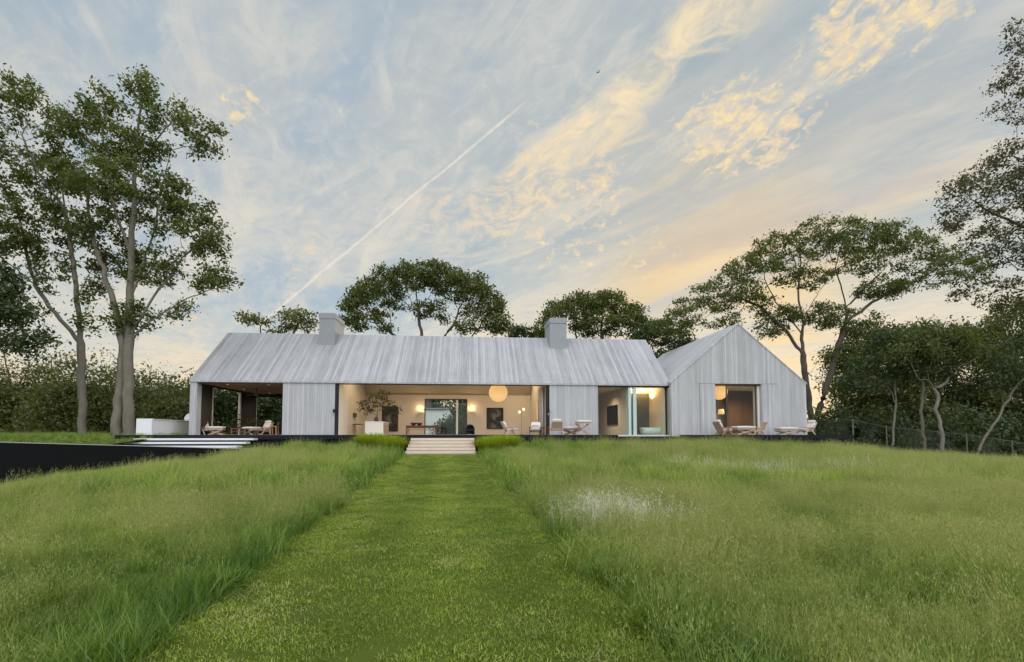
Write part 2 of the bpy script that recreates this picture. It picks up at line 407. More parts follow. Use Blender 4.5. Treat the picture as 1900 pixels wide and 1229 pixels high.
# ------------------------------------------------------------------ the ground
def softplus(v, k=1.2): return np.log1p(np.exp(np.clip(v * k, -40, 40))) / k
def sstep(a, b, v):
    t = np.clip((v - a) / (b - a), 0, 1); return t*t*(3-2*t)
def path_c(y): return -0.20 - 0.048 * y
def path_h(y): return 1.30 + 0.009 * y
def ground(x, y):
    x = np.asarray(x, float); y = np.asarray(y, float)
    z = -1.25 + .02 * np.clip(y, -10, 22.5)
    z = z - .055 * np.minimum(softplus(x - 14), 30) - .125 * np.minimum(softplus(-x - 8.6), 14)
    off = sstep(.2, 2.2, np.abs(x - path_c(y)) - path_h(y))
    z = z + .28 * sstep(15, 22, y) * off * sstep(-10.5, -8.2, x) * (1 - sstep(15, 20, x))
    z = z + off * (.05*np.sin(x*.9+1)*np.cos(y*.7) + .03*np.sin(x*2.1+y*1.7))
    z = z - .03 * np.clip(y - 26, 0, 25) * sstep(18, 24, x)
    return z

def np_mesh(name, V, Fq, material, attrs=None, smooth=False):
    """mesh from arrays; Fq is (n, k)"""
    me = bpy.data.meshes.new(name); n, k = Fq.shape
    me.vertices.add(len(V)); me.vertices.foreach_set('co', np.ascontiguousarray(V, np.float32).ravel())
    me.loops.add(n*k); me.loops.foreach_set('vertex_index', np.ascontiguousarray(Fq, np.int32).ravel())
    me.polygons.add(n); me.polygons.foreach_set('loop_start', np.arange(0, n*k, k, dtype=np.int32))
    me.polygons.foreach_set('loop_total', np.full(n, k, np.int32))
    if smooth: me.polygons.foreach_set('use_smooth', np.ones(n, bool))
    for nm, a in (attrs or {}).items():
        at_ = me.attributes.new(nm, 'FLOAT', 'POINT'); at_.data.foreach_set('value', np.ascontiguousarray(a, np.float32))
    me.update(calc_edges=True); me.materials.append(material)
    return me
def link(name, me, parent=None):
    o = bpy.data.objects.new(name, me); COL.objects.link(o)
    if parent is not None: o.parent = parent
    return o

def lawn_mat():
    m = bpy.data.materials.new('turf'); m.use_nodes = True
    g = G(m.node_tree); b = g.n['Principled BSDF']
    co = g.new('ShaderNodeTexCoord').outputs['Object']
    n1 = g.noise(co, .7, 5, .6); n2 = g.noise(co, 9, 5, .7)
    c = g.mix(n1, (.055, .085, .012), (.10, .125, .022)); c = g.mix(g.m('MULTIPLY', n2, .6), c, (.04, .06, .012))
    g.l.new(c, b.inputs['Base Color']); b.inputs['Roughness'].default_value = .95; b.inputs['Specular IOR Level'].default_value = .05
    return m
TURF = lawn_mat()
def sheet(name, xs, ys, zf, material):
    gx, gy = np.meshgrid(xs, ys); V = np.stack([gx, gy, zf(gx, gy)], -1).reshape(-1, 3)
    nx, ny = len(xs), len(ys); i = np.arange((nx-1)*(ny-1)); r, c = i // (nx-1), i % (nx-1); a = r*nx + c
    return link(name, np_mesh(name, V, np.stack([a, a+1, a+nx+1, a+nx], -1), material, smooth=True))
xs = np.concatenate([[-600, -250, -120, -70], np.arange(-46, 60, .6), [75, 120, 250, 600]])
ys = np.concatenate([[-300, -100, -30], np.arange(-10, 60, .6), [75, 120, 250, 700]])
tag(sheet('ground', xs, ys, ground, TURF), kind='structure')
py_ = np.arange(-3, 21.2, .4)
def path_sheet():
    nx = 9; V = []
    for y in py_:
        for k in np.linspace(-1, 1, nx):
            x = path_c(y) + k * (path_h(y) + .05); V.append((x, y, float(ground(path_c(y), y)) + .012))
    V = np.array(V); i = np.arange((nx-1)*(len(py_)-1)); r, c = i // (nx-1), i % (nx-1); a = r*nx + c
    return link('mown_path', np_mesh('mown_path', V, np.stack([a, a+1, a+nx+1, a+nx], -1), TURF, smooth=True))
tag(path_sheet(), kind='structure')

# ------------------------------------------------------------------ the house
D, DB, HE, RD, HR = 26.0, 33.5, 2.80, 29.75, 6.03
XL, XR = X(350, D), X(1245, D)
HB = Vector((0, D, 0))
house = thing('house', 'long white weathered timber house with two chimneys and a gabled wing', 'house', HB)
def hp(mb, name, m, parent=None, smooth=False, bevel=0.0):
    return mb.build(name, m, parent or house, HB, smooth, bevel)

# main roof
ro = [(D-.06, HE), (RD, HR), (DB+.06, HE), (DB+.06, HE-.10), (RD, HR-.15), (D-.06, HE-.10)]
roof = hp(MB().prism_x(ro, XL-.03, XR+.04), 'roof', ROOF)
c_top = 7.08
for (xa, xb) in ((X(588, 28.77), X(618, 28.77)), (X(1021, 28.8), X(1052, 28.8))):
    m_ = MB().box(xa, xb, 28.77, 30.75, 4.7, c_top - .32)
    ch = hp(m_, 'chimney', STUCCO, roof)
    m_ = MB().box(xa-.03, xb+.03, 28.74, 30.78, c_top-.32, c_top-.03).box(xa+.05, xb-.05, 28.82, 30.7, c_top-.03, c_top+.02)
    hp(m_, 'chimney_cap', STUCCO, roof)
hp(MB().box(XL, XR, D-.075, D-.062, HE-.095, HE-.012), 'eave_board', WOOD)

# facade walls of the long part
wt = HE - .10
hp(MB().box(X(523, D), X(620, D), D, D+.24, 0, wt), 'wall', WOOD)
hp(MB().box(X(1020, D), X(1110, D), D, D+.24, 0, wt), 'wall', WOOD)
# left end: pier, panels and gable
pw = .34
hp(MB().box(XL, XL+pw, D, D+.42, 0, wt), 'corner_pier', WOOD)
for ya_, yb_ in ((D+.42, 27.75), (31.2, DB-.24)): hp(MB().box(XL+.05, XL+.21, ya_, yb_, 0, wt-.1), 'side_screen', SCREEN)
hp(MB().box(XL+.02, XL+.25, D+.42, DB-.24, wt-.1, wt), 'side_beam', SCREEN)
hp(MB().prism_x([(D+.1, wt), (RD, HR-.26), (DB-.1, wt)], XL+.02, XL+.22), 'gable_wall', WOODY)
hp(MB().prism_x([(D+.1, wt), (RD, HR-.26), (DB-.1, wt)], XR-.24, XR-.02), 'gable_wall', WOODY)
hp(MB().box(XR-.22, XR-.02, D+.3, DB, 0, wt), 'end_wall', PLASTER)
xr_pav = X(523, D)
for (xx, yy) in ((XL+.13, 27.85), (XL+.13, 31.1), (XL+.1, DB-.1)):
    hp(MB().box(xx-.06, xx+.06, yy-.07, yy+.07, 0, wt-.12), 'post', PLASTER)
hp(MB().box(XL+.3, xr_pav+.2, DB-.2, DB, wt-.22, wt), 'rear_beam', SCREEN)
pavc = hp(MB().box(XL+.26, xr_pav+.2, D+.02, DB-.2, wt-.03, wt+.03), 'pavilion_ceiling', CEILWOOD)
hp(MB().box(XL+pw, xr_pav, D-.01, D+.07, wt-.07, wt-.032), 'door_track', BLACK)
# wall between the open room under the roof and the living room
xa, xb = X(626, D), X(1015, D)
hp(MB().box(xr_pav+.02, xr_pav+.22, D+.24, DB-.2, 0, wt-.04), 'inner_wall', WALNUT)
hp(MB().box(xa-.34, xa-.002, D+.25, 28.1, 0, wt), 'side_wall', PLASTER_W)
hp(MB().box(xa-.34, xa-.06, 28.1, DB-.2, 0, wt), 'side_wall', PLASTER)
hp(MB().box(xb+.02, xb+.26, D+.25, DB-.2, 0, wt), 'side_wall', PLASTER)
hp(MB().box(X(620, D)+.01, X(626, D), D+.03, D+.16, 0, wt-.045), 'door_frame', BLACK)
hp(MB().box(xb-.04, X(1020, D)-.01, D+.03, D+.2, 0, wt-.045), 'door_frame', BLACK)
hp(MB().box(X(620, D)+.01, X(1020, D)-.01, D+.0, D+.2, wt-.045, wt-.004), 'door_track', BLACK)
# living-room ceiling follows the roof
hp(MB().prism_x([(D+.25, HE+.08), (RD, HR-.20), (DB-.05, HE-.06), (DB-.05, HE-.11), (RD, HR-.26), (D+.25, HE+.03)], xa-.3, xb+.2), 'ceiling', PLASTER)
for xx in (xa-.4, xb+.05):
    hp(MB().prism_x([(D+.3, wt+.01), (RD, HR-.38), (DB-.3, wt+.01)], xx, xx+.3), 'side_wall', PLASTER)
hp(MB().box(XL+.3, XR-.25, D+.02, DB-.02, -.12, .0), 'floor', FLOORM)
# back wall with the garden door
BW = DB - .22
gx0, gx1, gz = X(788, BW), X(866, BW), at(800, 741, BW).z
hp(MB().box(xa-.3, gx0-.03, BW, BW+.2, .002, wt).box(gx1+.03, xb+.2, BW, BW+.2, .002, wt).box(gx0-.03, gx1+.03, BW, BW+.2, gz+.03, wt), 'back_wall', PLASTER)
hp(MB().box(XL+.3, xa-.4, DB+.4, DB+.42, -.3, -.2), 'plinth', NAVY)
xm = X(848, BW)
gd = hp(MB().box(gx0-.03, gx0+.04, BW+.02, BW+.12, .01, gz+.03).box(gx1-.04, gx1+.03, BW+.02, BW+.12, .01, gz+.03).box(gx0+.04, gx1-.04, BW+.02, BW+.12, gz-.04, gz+.03), 'garden_door', BRONZE)
hp(MB().box(xm-.07, xm+.06, BW-.03, BW+.1, .02, gz-.045), 'door_stile', WHITE, gd)
hp(MB().box(gx0+.04, xm-.07, BW+.06, BW+.07, .02, gz-.05), 'pane', GLASS, gd)
hp(MB().box(xm+.06, gx1-.04, BW+.05, BW+.06, .02, gz-.05), 'pane', GLASS, gd)
# right-hand rooms: bedroom with a screen on its wall, bathroom
xp = X(1167, D)
hp(MB().box(xp, xp+.2, D+.3, 32.5, 0, wt), 'partition', PLASTER)
hp(MB().box(xb+.27, xp-.002, 32.3, 32.5, 0, wt), 'back_wall', PLASTER)
hp(MB().box(xb+.27, XR-.23, D+.26, 32.29, wt-.02, wt+.04), 'room_ceiling', PLASTER_W)
xq, xs_ = X(1183, D), X(1243, D)
hp(MB().box(xp+.21, XR-.24, 28.6, 28.75, 0, wt-.25), 'dark_panel_wall', SCREEN)
hp(MB().box(xp+.21, XR-.24, 28.76, 28.9, 0, wt-.03), 'back_wall', PLASTER_W)
hp(MB().box(xs_-.12, xs_+.06, D+.3, 28.58, 0, wt-.03), 'side_wall', PLASTER_W)
hp(MB().box(X(1110, D)+.0, XR-.02, D-.005, D+.2, wt-.08, wt-.002), 'window_head', BLACK)
hp(MB().box(X(1110, D), XR-.02, D-.06, D+.22, -.085, -.004), 'window_sill', STEPG)
w1 = hp(MB().box(X(1110, D)+.002, X(1110, D)+.05, D+.05, D+.15, 0, wt-.09), 'window', BRONZE)
hp(MB().box(X(1110, D)+.05, X(1165, D), D+.10, D+.112, .0, wt-.09), 'pane', GLASS_R, w1)
w2 = hp(MB().box(X(1167, D), X(1172, D), D+.02, D+.16, 0, wt-.09).box(X(1176, D), X(1182, D), D+.02, D+.2, 0, wt-.09), 'sliding_panels', GLASS_E)
hp(MB().box(X(1172, D), X(1176, D), D+.08, D+.1, 0, wt-.09), 'pane', GLASS_R, w2)
w3 = hp(MB().box(xs_+.0, XR-.02, D+.03, D+.14, 0, wt-.09), 'window', BRONZE)
hp(MB().box(X(1182, D)+.01, xs_, D+.09, D+.10, .0, wt-.09), 'pane', GLASS, w3)

# gabled wing
DW, WB = 25.6, 36.2
wl, wr = X(1247, DW), X(1498, DW); wc = (wl + wr) / 2
WE, WR = 2.95, at(1372, 600, DW).z
ol, orr = X(1329, DW), X(1414, DW); oz = at(1370, 712.5, DW).z
def slope_z(x): return WE + (WR - WE) * (1 - abs(x - wc) / (wc - wl))
wf = MB()
wf.prism_y([(wl, -.09), (ol, -.09), (ol, slope_z(ol)-.01), (wl, WE-.01)], DW, DW+.24)
wf.prism_y([(orr, -.09), (wr, -.09), (wr, WE-.01), (orr, slope_z(orr)-.01)], DW, DW+.24)
wf.prism_y([(ol, oz), (orr, oz), (orr, slope_z(orr)-.01), (wc, WR-.01), (ol, slope_z(ol)-.01)], DW, DW+.24)
hp(wf, 'gable_front', WOOD)
hp(MB().prism_y([(wl-.05, WE-.02), (wc, WR), (wr+.05, WE-.02), (wr+.05, WE+.02-.26), (wc, WR-.24), (wl-.05, WE-.26+.02)], DW+.245, WB), 'wing_roof', WOODY)
rk = MB().prism_y([(wl-.05, WE-.045), (wc, WR+.004), (wc, WR-.085), (wl-.05, WE-.13)], DW-.03, DW+.244)
rk.prism_y([(wc, WR+.004), (wr+.05, WE-.045), (wr+.05, WE-.13), (wc, WR-.085)], DW-.03, DW+.244)
hp(rk, 'rake_board', WOOD)
hp(MB().box(wl+.02, wl+.22, DW+.245, WB, -.09, WE-.3), 'wing_wall', WOODY)
hp(MB().box(wr-.22, wr-.02, DW+.245, WB, -.09, WE-.3), 'wing_wall', WOODY)
hp(MB().prism_y([(wl+.02, 0), (wr-.02, 0), (wr-.02, WE-.3), (wc, WR-.3), (wl+.02, WE-.3)], WB-.2, WB-.02), 'rear_gable', WOOD)
hp(MB().box(wl+.23, wr-.23, DW+.26, WB-.22, -.08, .0), 'floor', FLOORM)
hp(MB().box(wl+.23, wr-.23, DW+.25, 31.0, WE-.15, WE-.1), 'room_ceiling', PLASTER)
hp(MB().box(wl+.24, X(1385, 30.7), 30.7, 30.85, 0, WE-.16), 'back_wall', PLASTER_W)
hp(MB().box(X(1352, 29.6), wr-.24, 29.6, 29.75, 0, WE-.16), 'dark_panel_wall', WALNUT)
hp(MB().box(ol-.004, orr+.004, DW+.02, DW+.16, oz-.05, oz-.002), 'door_track', BLACK)
hp(MB().box(orr-.10, orr-.003, DW+.16, DW+.62, 0, oz-.06), 'door_jamb', PLASTER_W)
dr = hp(MB().box(orr-.16, orr-.11, DW+.26, DW+.33, 0, oz-.06).box(X(1354, DW), X(1354, DW)+.05, DW+.26, DW+.33, 0, oz-.06).box(X(1354, DW)+.05, orr-.16, DW+.26, DW+.33, oz-.10, oz-.06), 'sliding_door', BRONZE)
hp(MB().box(X(1354, DW)+.05, orr-.16, DW+.29, DW+.30, 0, oz-.102), 'pane', GLASS_R, dr)
for (pa, pb) in ((1300, 1328), (1415, 1445)):
    sh = hp(MB().box(X(pa, DW), X(pb, DW), DW-.035, DW-.004, -.02, oz-.01), 'sliding_shutter', WOOD)
    hp(MB().box(X(pa, DW)-.03, X(pb, DW)+.01, DW-.04, DW-.004, oz-.005, oz+.025), 'shutter_rail', STUCCO, sh)

# terrace, plinths, steps
DF = 23.0
xd0, xd1 = X(214, DF), X(1584, DF)
xn0, xn1 = X(1146, DF), X(1304, DF)
tag(MB().box(xd0, xn0, DF, D-.001, -.17, -.004).box(xn1, xd1, DF, DW-.002, -.17, -.004).box(xd0, XL-.02, D-.001, 31, -.17, -.004).box(wr+.02, xd1, DW-.002, 30, -.17, -.004).build('deck', DECK), kind='structure')
tag(MB().box(xd0, xn0+.02, DF-.03, DF-.002, -.2, .002).box(xn1-.02, xd1, DF-.03, DF-.002, -.2, .002).box(xn0, xn0+.02, DF, D-.07, -.2, -.0).box(xn1-.02, xn1-.001, DF, DW-.01, -.2, -.0)
    .box(xn0+.02, xn1-.02, DW-.12, DW-.07, -.5, -.09).box(xd0+.15, xd1-.15, DF+.25, DF+.3, -1.6, -.171).box(xd0+.15, xd0+.2, DF+.3, 31, -1.6, -.171).build('deck_edge', NAVY), kind='structure')

st = thing('garden_steps', 'wide flight of pale timber steps leading up from the mown grass path', 'steps', (X(821, DF), DF, -.8))
so_ = st.location
n_st = 6
for i in range(n_st):
    z = -.135 * (i + 1) - .01; y1 = DF - .05 - i * .36; g_ = .012 * i
    xa_, xb_ = X(764, DF) - g_, X(880, DF) + g_
    MB().box(xa_, xb_, y1-.375, y1, z-.118, z).build('tread', STEPW, st, so_, bevel=.008)
MB().add(*(lambda xa_, xb_: ([(x, y, z) for x in (xa_, xb_) for (y, z) in ((DF-.06, -.22), (DF-.06, -1.1), (DF-2.05, -1.1), (DF-2.05, -.93))],
    [(0,1,2,3), (7,6,5,4), (0,4,5,1), (1,5,6,2), (2,6,7,3), (3,7,4,0)]))(X(764, DF)+.12, X(880, DF)-.12)).build('stringer', NAVY, st, so_)

st = thing('stone_steps', 'long low white stone steps beside the black retaining wall', 'steps', (X(370, DF), DF, -.7))
so_ = st.location
for i in range(4):
    z = -.155 * (i + 1) + .01; y1 = DF - .05 - i * .42
    xr_ = X(477, DF) + .14 * (4-i) - .5
    MB().box(X(262, DF)-.12*i, xr_, y1-.46, y1, z-.085, z).build('tread', STEPG, st, so_, bevel=.006)
MB().add(*(lambda xa_, xb_: ([(x, y, z) for x in (xa_, xb_) for (y, z) in ((DF-.06, -.24), (DF-.06, -1.1), (DF-1.7, -1.1), (DF-1.7, -.72))],
    [(0,1,2,3), (7,6,5,4), (0,4,5,1), (1,5,6,2), (2,6,7,3), (3,7,4,0)]))(X(262, DF)+.1, X(477, DF)-.35)).build('stringer', NAVY, st, so_)

# black retaining wall with a thin coping; the lawn it holds up
WY = 20.0
wa, wb_, wz = at(-330, 816.5, WY), at(482, 833.5, WY), at(0, 820.5, WY)
rw = thing('retaining_wall', 'long black retaining wall between the meadow and the raised lawn', 'wall', (wz.x, WY, -1.5))
MB().prism_y([(wa.x, -3.2), (wb_.x, -1.5), (wb_.x, wb_.z-.02), (wz.x, wz.z-.02), (wa.x, wa.z-.02)], WY, WY+.22).build('wall_face', PITCH_BLACK, rw, rw.location)
MB().prism_y([(wa.x, wa.z-.018), (wz.x, wz.z-.018), (wb_.x, wb_.z-.018), (wb_.x, wb_.z), (wz.x, wz.z), (wa.x, wa.z)], WY-.02, WY+.24).build('coping', STUCCO, rw, rw.location)
def upper(x, y): return np.minimum(-.36 + .075 * (y - 20.2), -.09) + .02*np.sin(x*1.3)*np.cos(y*.8)
tag(sheet('upper_lawn', np.concatenate([[-300, -100], np.arange(-50, -13.9, 1.0), [-14.0]]), np.concatenate([np.arange(20.25, 45, .8), [60, 120, 300]]), upper, TURF), kind='structure')

# ------------------------------------------------------------------ trees
BARK = bark_mat('bark_pale', (.17, .155, .125)); BARK_D = bark_mat('bark_dark', (.095, .08, .065)); BARK_W = bark_mat('bark_white', (.22, .21, .175))
L_OAK = leaf_mat('oak_leaves', (.052, .076, .012), (.130, .148, .028))
L_DARK = leaf_mat('dark_leaves', (.030, .052, .015), (.066, .095, .026), .35)
L_OLIVE = leaf_mat('olive_leaves', (.075, .092, .024), (.150, .160, .042))
L_FRESH = leaf_mat('fresh_leaves', (.075, .11, .02), (.15, .18, .03))
L_LIME = leaf_mat('lime_blades', (.18, .25, .018), (.38, .44, .04), .4)
L_RUST = leaf_mat('rust_leaves', (.045, .042, .02), (.095, .09, .035), .4)

def resample(poly, step):
    poly = [np.array(p, float) for p in poly]; out = [poly[0]]
    for a, b in zip(poly[:-1], poly[1:]):
        n = max(1, int(round(np.linalg.norm(b - a) / step)))
        out += [a + (b - a) * (i + 1) / n for i in range(n)]
    return out

GROWN = []
def grow(limbs, A, step, di, dk, iters, r, trop=(0, 0, .12)):
    """space colonisation: limbs are polylines (the first starts at the root), A the points the twigs reach for"""
    P, par, lim = [], [], []
    for k, pl in enumerate(limbs):
        pts = resample(pl, step)
        if k == 0: prev = -1; start = 0
        else:
            prev = int(np.argmin(np.linalg.norm(np.array(P) - pts[0], axis=1))); start = 0 if np.linalg.norm(P[prev] - pts[0]) > step*.5 else 1
        for q in pts[start:]:
            q = q + (r.normal(0, step*.07, 3) if prev >= 0 else 0)
            P.append(q); par.append(prev); lim.append(k); prev = len(P) - 1
    P = list(P); best = np.full(len(A), 1e9); who = np.zeros(len(A), int)
    def upd(i0):
        nonlocal best, who
        Q = np.array(P[i0:])
        for c in range(0, len(Q), 400):
            dd = np.linalg.norm(A[:, None] - Q[None, c:c+400], axis=2); k = dd.argmin(1); dv = dd[np.arange(len(A)), k]
            mk = dv < best; best[mk] = dv[mk]; who[mk] = i0 + c + k[mk]
    upd(0); kids = {}
    for _ in range(iters):
        live = best < di
        if not live.any():
            if len(A) == 0: break
            live = best <= best.min() + step
        idx = who[live]; vec = A[live] - np.array(P)[idx]; vec /= np.linalg.norm(vec, axis=1)[:, None] + 1e-9
        n0 = len(P); u, inv = np.unique(idx, return_inverse=True)
        acc = np.zeros((len(u), 3)); np.add.at(acc, inv, vec)
        added = 0
        for j, i in enumerate(u):
            if kids.get(i, 0) > 3: continue
            d = acc[j]; d = d / (np.linalg.norm(d) + 1e-9) + np.array(trop) + r.normal(0, .16, 3); d /= np.linalg.norm(d)
            P.append(P[i] + d * step); par.append(int(i)); kids[i] = kids.get(i, 0) + 1; added += 1
        if not added: break
        upd(n0); keep = best > dk; A = A[keep]; best = best[keep]; who = who[keep]
        if len(A) == 0: break
    GROWN[:] = lim
    return np.array(P), np.array(par)

def radii(P, par, r_base, r_tip):
    n = len(P); ch = np.zeros(n, int); np.add.at(ch, par[par >= 0], 1)
    tips = max(int((ch == 0).sum()), 2)
    p = math.log(tips) / math.log(max(r_base / r_tip, 1.5)); w = np.where(ch == 0, 1.0, 0.0)
    for i in range(n - 1, 0, -1):
        if par[i] >= 0: w[par[i]] += w[i]
    rad = r_tip * np.maximum(w, 1) ** (1 / p)
    return r_tip + (rad - r_tip) * (rad / rad.max()) ** .30, ch

def tube_mesh(name, P, par, rad, material, sides=6, flare=0.0):
    n = len(P); main = np.full(n, -1)
    for i in range(1, n):
        j = par[i]
        if j >= 0 and (main[j] < 0 or rad[i] > rad[main[j]]): main[j] = i
    D_ = np.zeros((n, 3)); m = par >= 0; D_[m] = P[m] - P[par[m]]; D_[~m] = [0, 0, 1]
    for i in range(n):
        if main[i] >= 0: D_[i] = D_[i] / (np.linalg.norm(D_[i]) + 1e-9) + (P[main[i]] - P[i]) / (np.linalg.norm(P[main[i]] - P[i]) + 1e-9)
    D_ /= np.linalg.norm(D_, axis=1)[:, None] + 1e-9
    ref = np.where(np.abs(D_[:, 2:3]) > .9, [[1., 0, 0]], [[0, 0, 1.]])
    U = np.cross(D_, ref); U /= np.linalg.norm(U, axis=1)[:, None] + 1e-9; W = np.cross(D_, U)
    ang = np.arange(sides) * 2 * np.pi / sides
    def ring(c, u, w, r_): return c[:, None] + r_[:, None, None] * (np.cos(ang)[None, :, None] * u[:, None] + np.sin(ang)[None, :, None] * w[:, None])
    rr = rad.copy()
    if flare: rr = rr * (1 + flare * np.exp(-np.maximum(P[:, 2] - P[0, 2], 0) / .35))
    R1 = ring(P, U, W, rr)
    e = np.nonzero(par >= 0)[0]; side = e[main[par[e]] != e]
    R2 = ring(P[par[side]], U[side], W[side], rr[side])
    V = np.concatenate([R1.reshape(-1, 3), R2.reshape(-1, 3)])
    base = par[e] * sides; pos = {int(s_): n * sides + k * sides for k, s_ in enumerate(side)}
    base = np.array([pos.get(int(i), par[i] * sides) for i in e]); top = e * sides
    k = np.arange(sides); k2 = (k + 1) % sides
    Fq = np.stack([base[:, None] + k, base[:, None] + k2, top[:, None] + k2, top[:, None] + k], -1).reshape(-1, 4)
    return np_mesh(name, V, Fq, material, smooth=True)

def leaves(C, n_each, spread, size, r, up=.5, flat=.7):
    """bent diamond leaves scattered in small clumps round the points C"""
    n = len(C) * n_each
    cl = np.repeat(r.random(len(C)), n_each)
    c = np.repeat(C, n_each, 0) + r.normal(0, 1, (n, 3)) * np.array([spread, spread, spread * flat])
    nrm = r.normal(0, 1, (n, 3)) + [0, 0, up]; nrm /= np.linalg.norm(nrm, axis=1)[:, None]
    a = np.cross(nrm, r.normal(0, 1, (n, 3))); a /= np.linalg.norm(a, axis=1)[:, None] + 1e-9; b = np.cross(nrm, a)
    L = size * (.55 + 1.1 * r.random(n) ** 1.6)[:, None]; wd = L * r.uniform(.42, .62, n)[:, None]
    V = np.stack([c - a*L*.5, c + b*wd*.5 + nrm*L*.08, c + a*L*.5, c - b*wd*.5 + nrm*L*.08], 1).reshape(-1, 3)
    t = np.repeat(np.clip(.55 * cl + .45 * r.random(n), 0, 1), 4)
    return V, np.arange(n*4).reshape(-1, 4), t

def lobes(spec, Y, n, r, shell=.55, low=-.35, dep=.9):
    """points inside ellipsoids given as (px, py, rx, ry[, dY]) measured at depth Y; mostly near the outside and the top"""
    tot = sum(s[2]*s[3] for s in spec); out = []
    for s in spec:
        dY = s[4] if len(s) > 4 else 0.0
        c = np.array(at(s[0], s[1], Y + dY)); k = (at(s[0]+1, s[1], Y + dY) - Vector(c)).length
        m = max(6, int(n * s[2]*s[3] / tot)); q = []
        while len(q) < m:
            v = r.uniform(-1, 1, 3); d = np.linalg.norm(v)
            if d > 1 or r.random() > (1 - shell) + shell * d**2: continue
            if v[2] < low and r.random() < .8: continue
            q.append(v)
        out.append(c + np.array(q) * [s[2]*k, s[2]*k*dep, s[3]*k])
    return np.concatenate(out)

def tree(name, label, cat, Y, limbs, spec, n_att, r_base, leafm, bark, seed, step=.42, n_leaf=20, spread=.30, leaf=.17,
         group=None, dk=.8, di=5.0, shell=.55, low=-.35, r_tip=.012, sides=6, flat=.7, flare=.35, iters=140, twig=2, dep=.9, limb_r=None):
    """limbs: polylines of (px, py[, dY]); the first starts at the ground"""
    r = np.random.default_rng(seed)
    LW = [[np.array(at(p[0], p[1], Y + (p[2] if len(p) > 2 else 0))) for p in pl] for pl in limbs]
    root = LW[0][0].copy(); root[2] -= .15; LW[0][0] = root
    A = lobes(spec, Y, n_att, r, shell, low, dep)
    P, par = grow(LW, A, step, di, dk, iters, r)
    rad, ch = radii(P, par, r_base, r_tip)
    for k, (r0, r1) in (limb_r or {}).items():
        ii = [i for i, q in enumerate(GROWN) if q == k]
        for m_, i in enumerate(ii): rad[i] = max(r0 + (r1 - r0) * m_ / len(ii), rad[i] if m_ > 3 else 0)
    t = thing(name, label, cat, tuple(root), 0, group)
    P = P - root
    link('trunk', tube_mesh('trunk', P, par, rad, bark, sides, flare), t)
    # leaves on the tips and on the last twigs
    hgt = np.zeros(len(P), int)
    for i in range(len(P) - 1, 0, -1):
        if par[i] >= 0: hgt[par[i]] = max(hgt[par[i]], hgt[i] + 1)
    nl = sum(len(resample(pl, step)) for pl in LW)
    m = (hgt <= twig) & (np.arange(len(P)) >= nl * .9)
    V, Fq, tint = leaves(P[m], n_leaf, spread, leaf, r, flat=flat)
    link('crown', np_mesh('crown', V, Fq, leafm, {'tint': tint}), t)
    return t

# two tall trees by the left end of the terrace
tree('tall_oak', 'tall twin-trunked oak rising beside the white outdoor counter', 'tree', 25.0,
     [[(240, 811), (239, 760), (238, 700), (237, 640), (240, 570), (243, 500), (246, 430), (250, 350), (252, 270), (262, 190)],
      [(216, 811), (220, 760), (224, 700), (228, 640), (220, 590), (205, 540), (180, 470), (165, 400), (160, 330)], [(241, 560), (262, 500), (285, 430), (300, 350), (318, 280)],
      [(238, 640), (262, 610), (300, 580), (345, 555), (395, 535)], [(243, 470), (215, 400), (200, 320), (190, 250)], [(252, 330), (290, 260), (330, 210)],
      [(237, 628), (280, 560), (330, 490), (375, 440)]],
     [(262, 175, 48, 52), (318, 215, 52, 45), (372, 262, 48, 36), (405, 285, 24, 28), (200, 195, 50, 36), (245, 270, 70, 50), (150, 240, 52, 45, 1), (240, 365, 115, 55, -.5), (175, 335, 70, 55, 1), (330, 385, 75, 50), (375, 450, 62, 48),
      (400, 515, 46, 34), (300, 500, 55, 42), (215, 490, 60, 45, 1), (240, 590, 34, 34), (330, 580, 28, 20), (170, 440, 50, 40)],
     2300, .26, L_OAK, BARK, 3, n_leaf=88, spread=.235, leaf=.17, sides=8, r_tip=.012, dk=.80, step=.38, low=-.7, shell=.35, flare=.12, limb_r={0: (.25, .035), 1: (.23, .035)})
tree('slender_oak', 'slender forked oak leaning over the raised lawn, left of the twin trunks', 'tree', 25.6,
     [[(152, 808), (153, 750), (152, 690), (150, 640), (147, 590), (141, 530), (133, 460), (122, 390), (112, 310)],
      [(150, 640), (122, 605), (92, 570), (66, 530), (52, 480), (40, 420), (20, 350)], [(143, 555), (170, 500), (185, 440)], [(66, 530), (30, 500), (-10, 470)], [(122, 390), (70, 320), (40, 250)]],
     [(60, 270, 75, 55), (15, 320, 70, 70), (120, 330, 60, 45), (30, 200, 70, 42), (90, 215, 50, 35, .5), (110, 430, 50, 45), (30, 440, 60, 40), (-50, 380, 70, 90), (70, 390, 55, 40), (160, 600, 26, 24), (185, 540, 30, 30), (95, 500, 35, 30), (40, 165, 50, 25)],
     1800, .17, L_OAK, BARK, 5, n_leaf=88, spread=.235, leaf=.17, r_tip=.012, dk=.80, step=.38, low=-.7, shell=.35, flare=.15)
tree('dark_maple', 'dark red-tinged maple reaching in from the left edge of the view', 'tree', 22.5,
     [[(-170, 830), (-165, 700), (-150, 600), (-130, 500)], [(-165, 690), (-90, 620), (-20, 575), (40, 560)], [(-150, 600), (-80, 540), (-10, 500)]],
     [(20, 580, 60, 45), (-40, 520, 70, 60), (45, 640, 40, 30), (-90, 600, 80, 80), (-110, 420, 100, 90)], 900, .26, L_DARK, BARK_D, 8, n_leaf=110, spread=.28, leaf=.17, dk=.6)

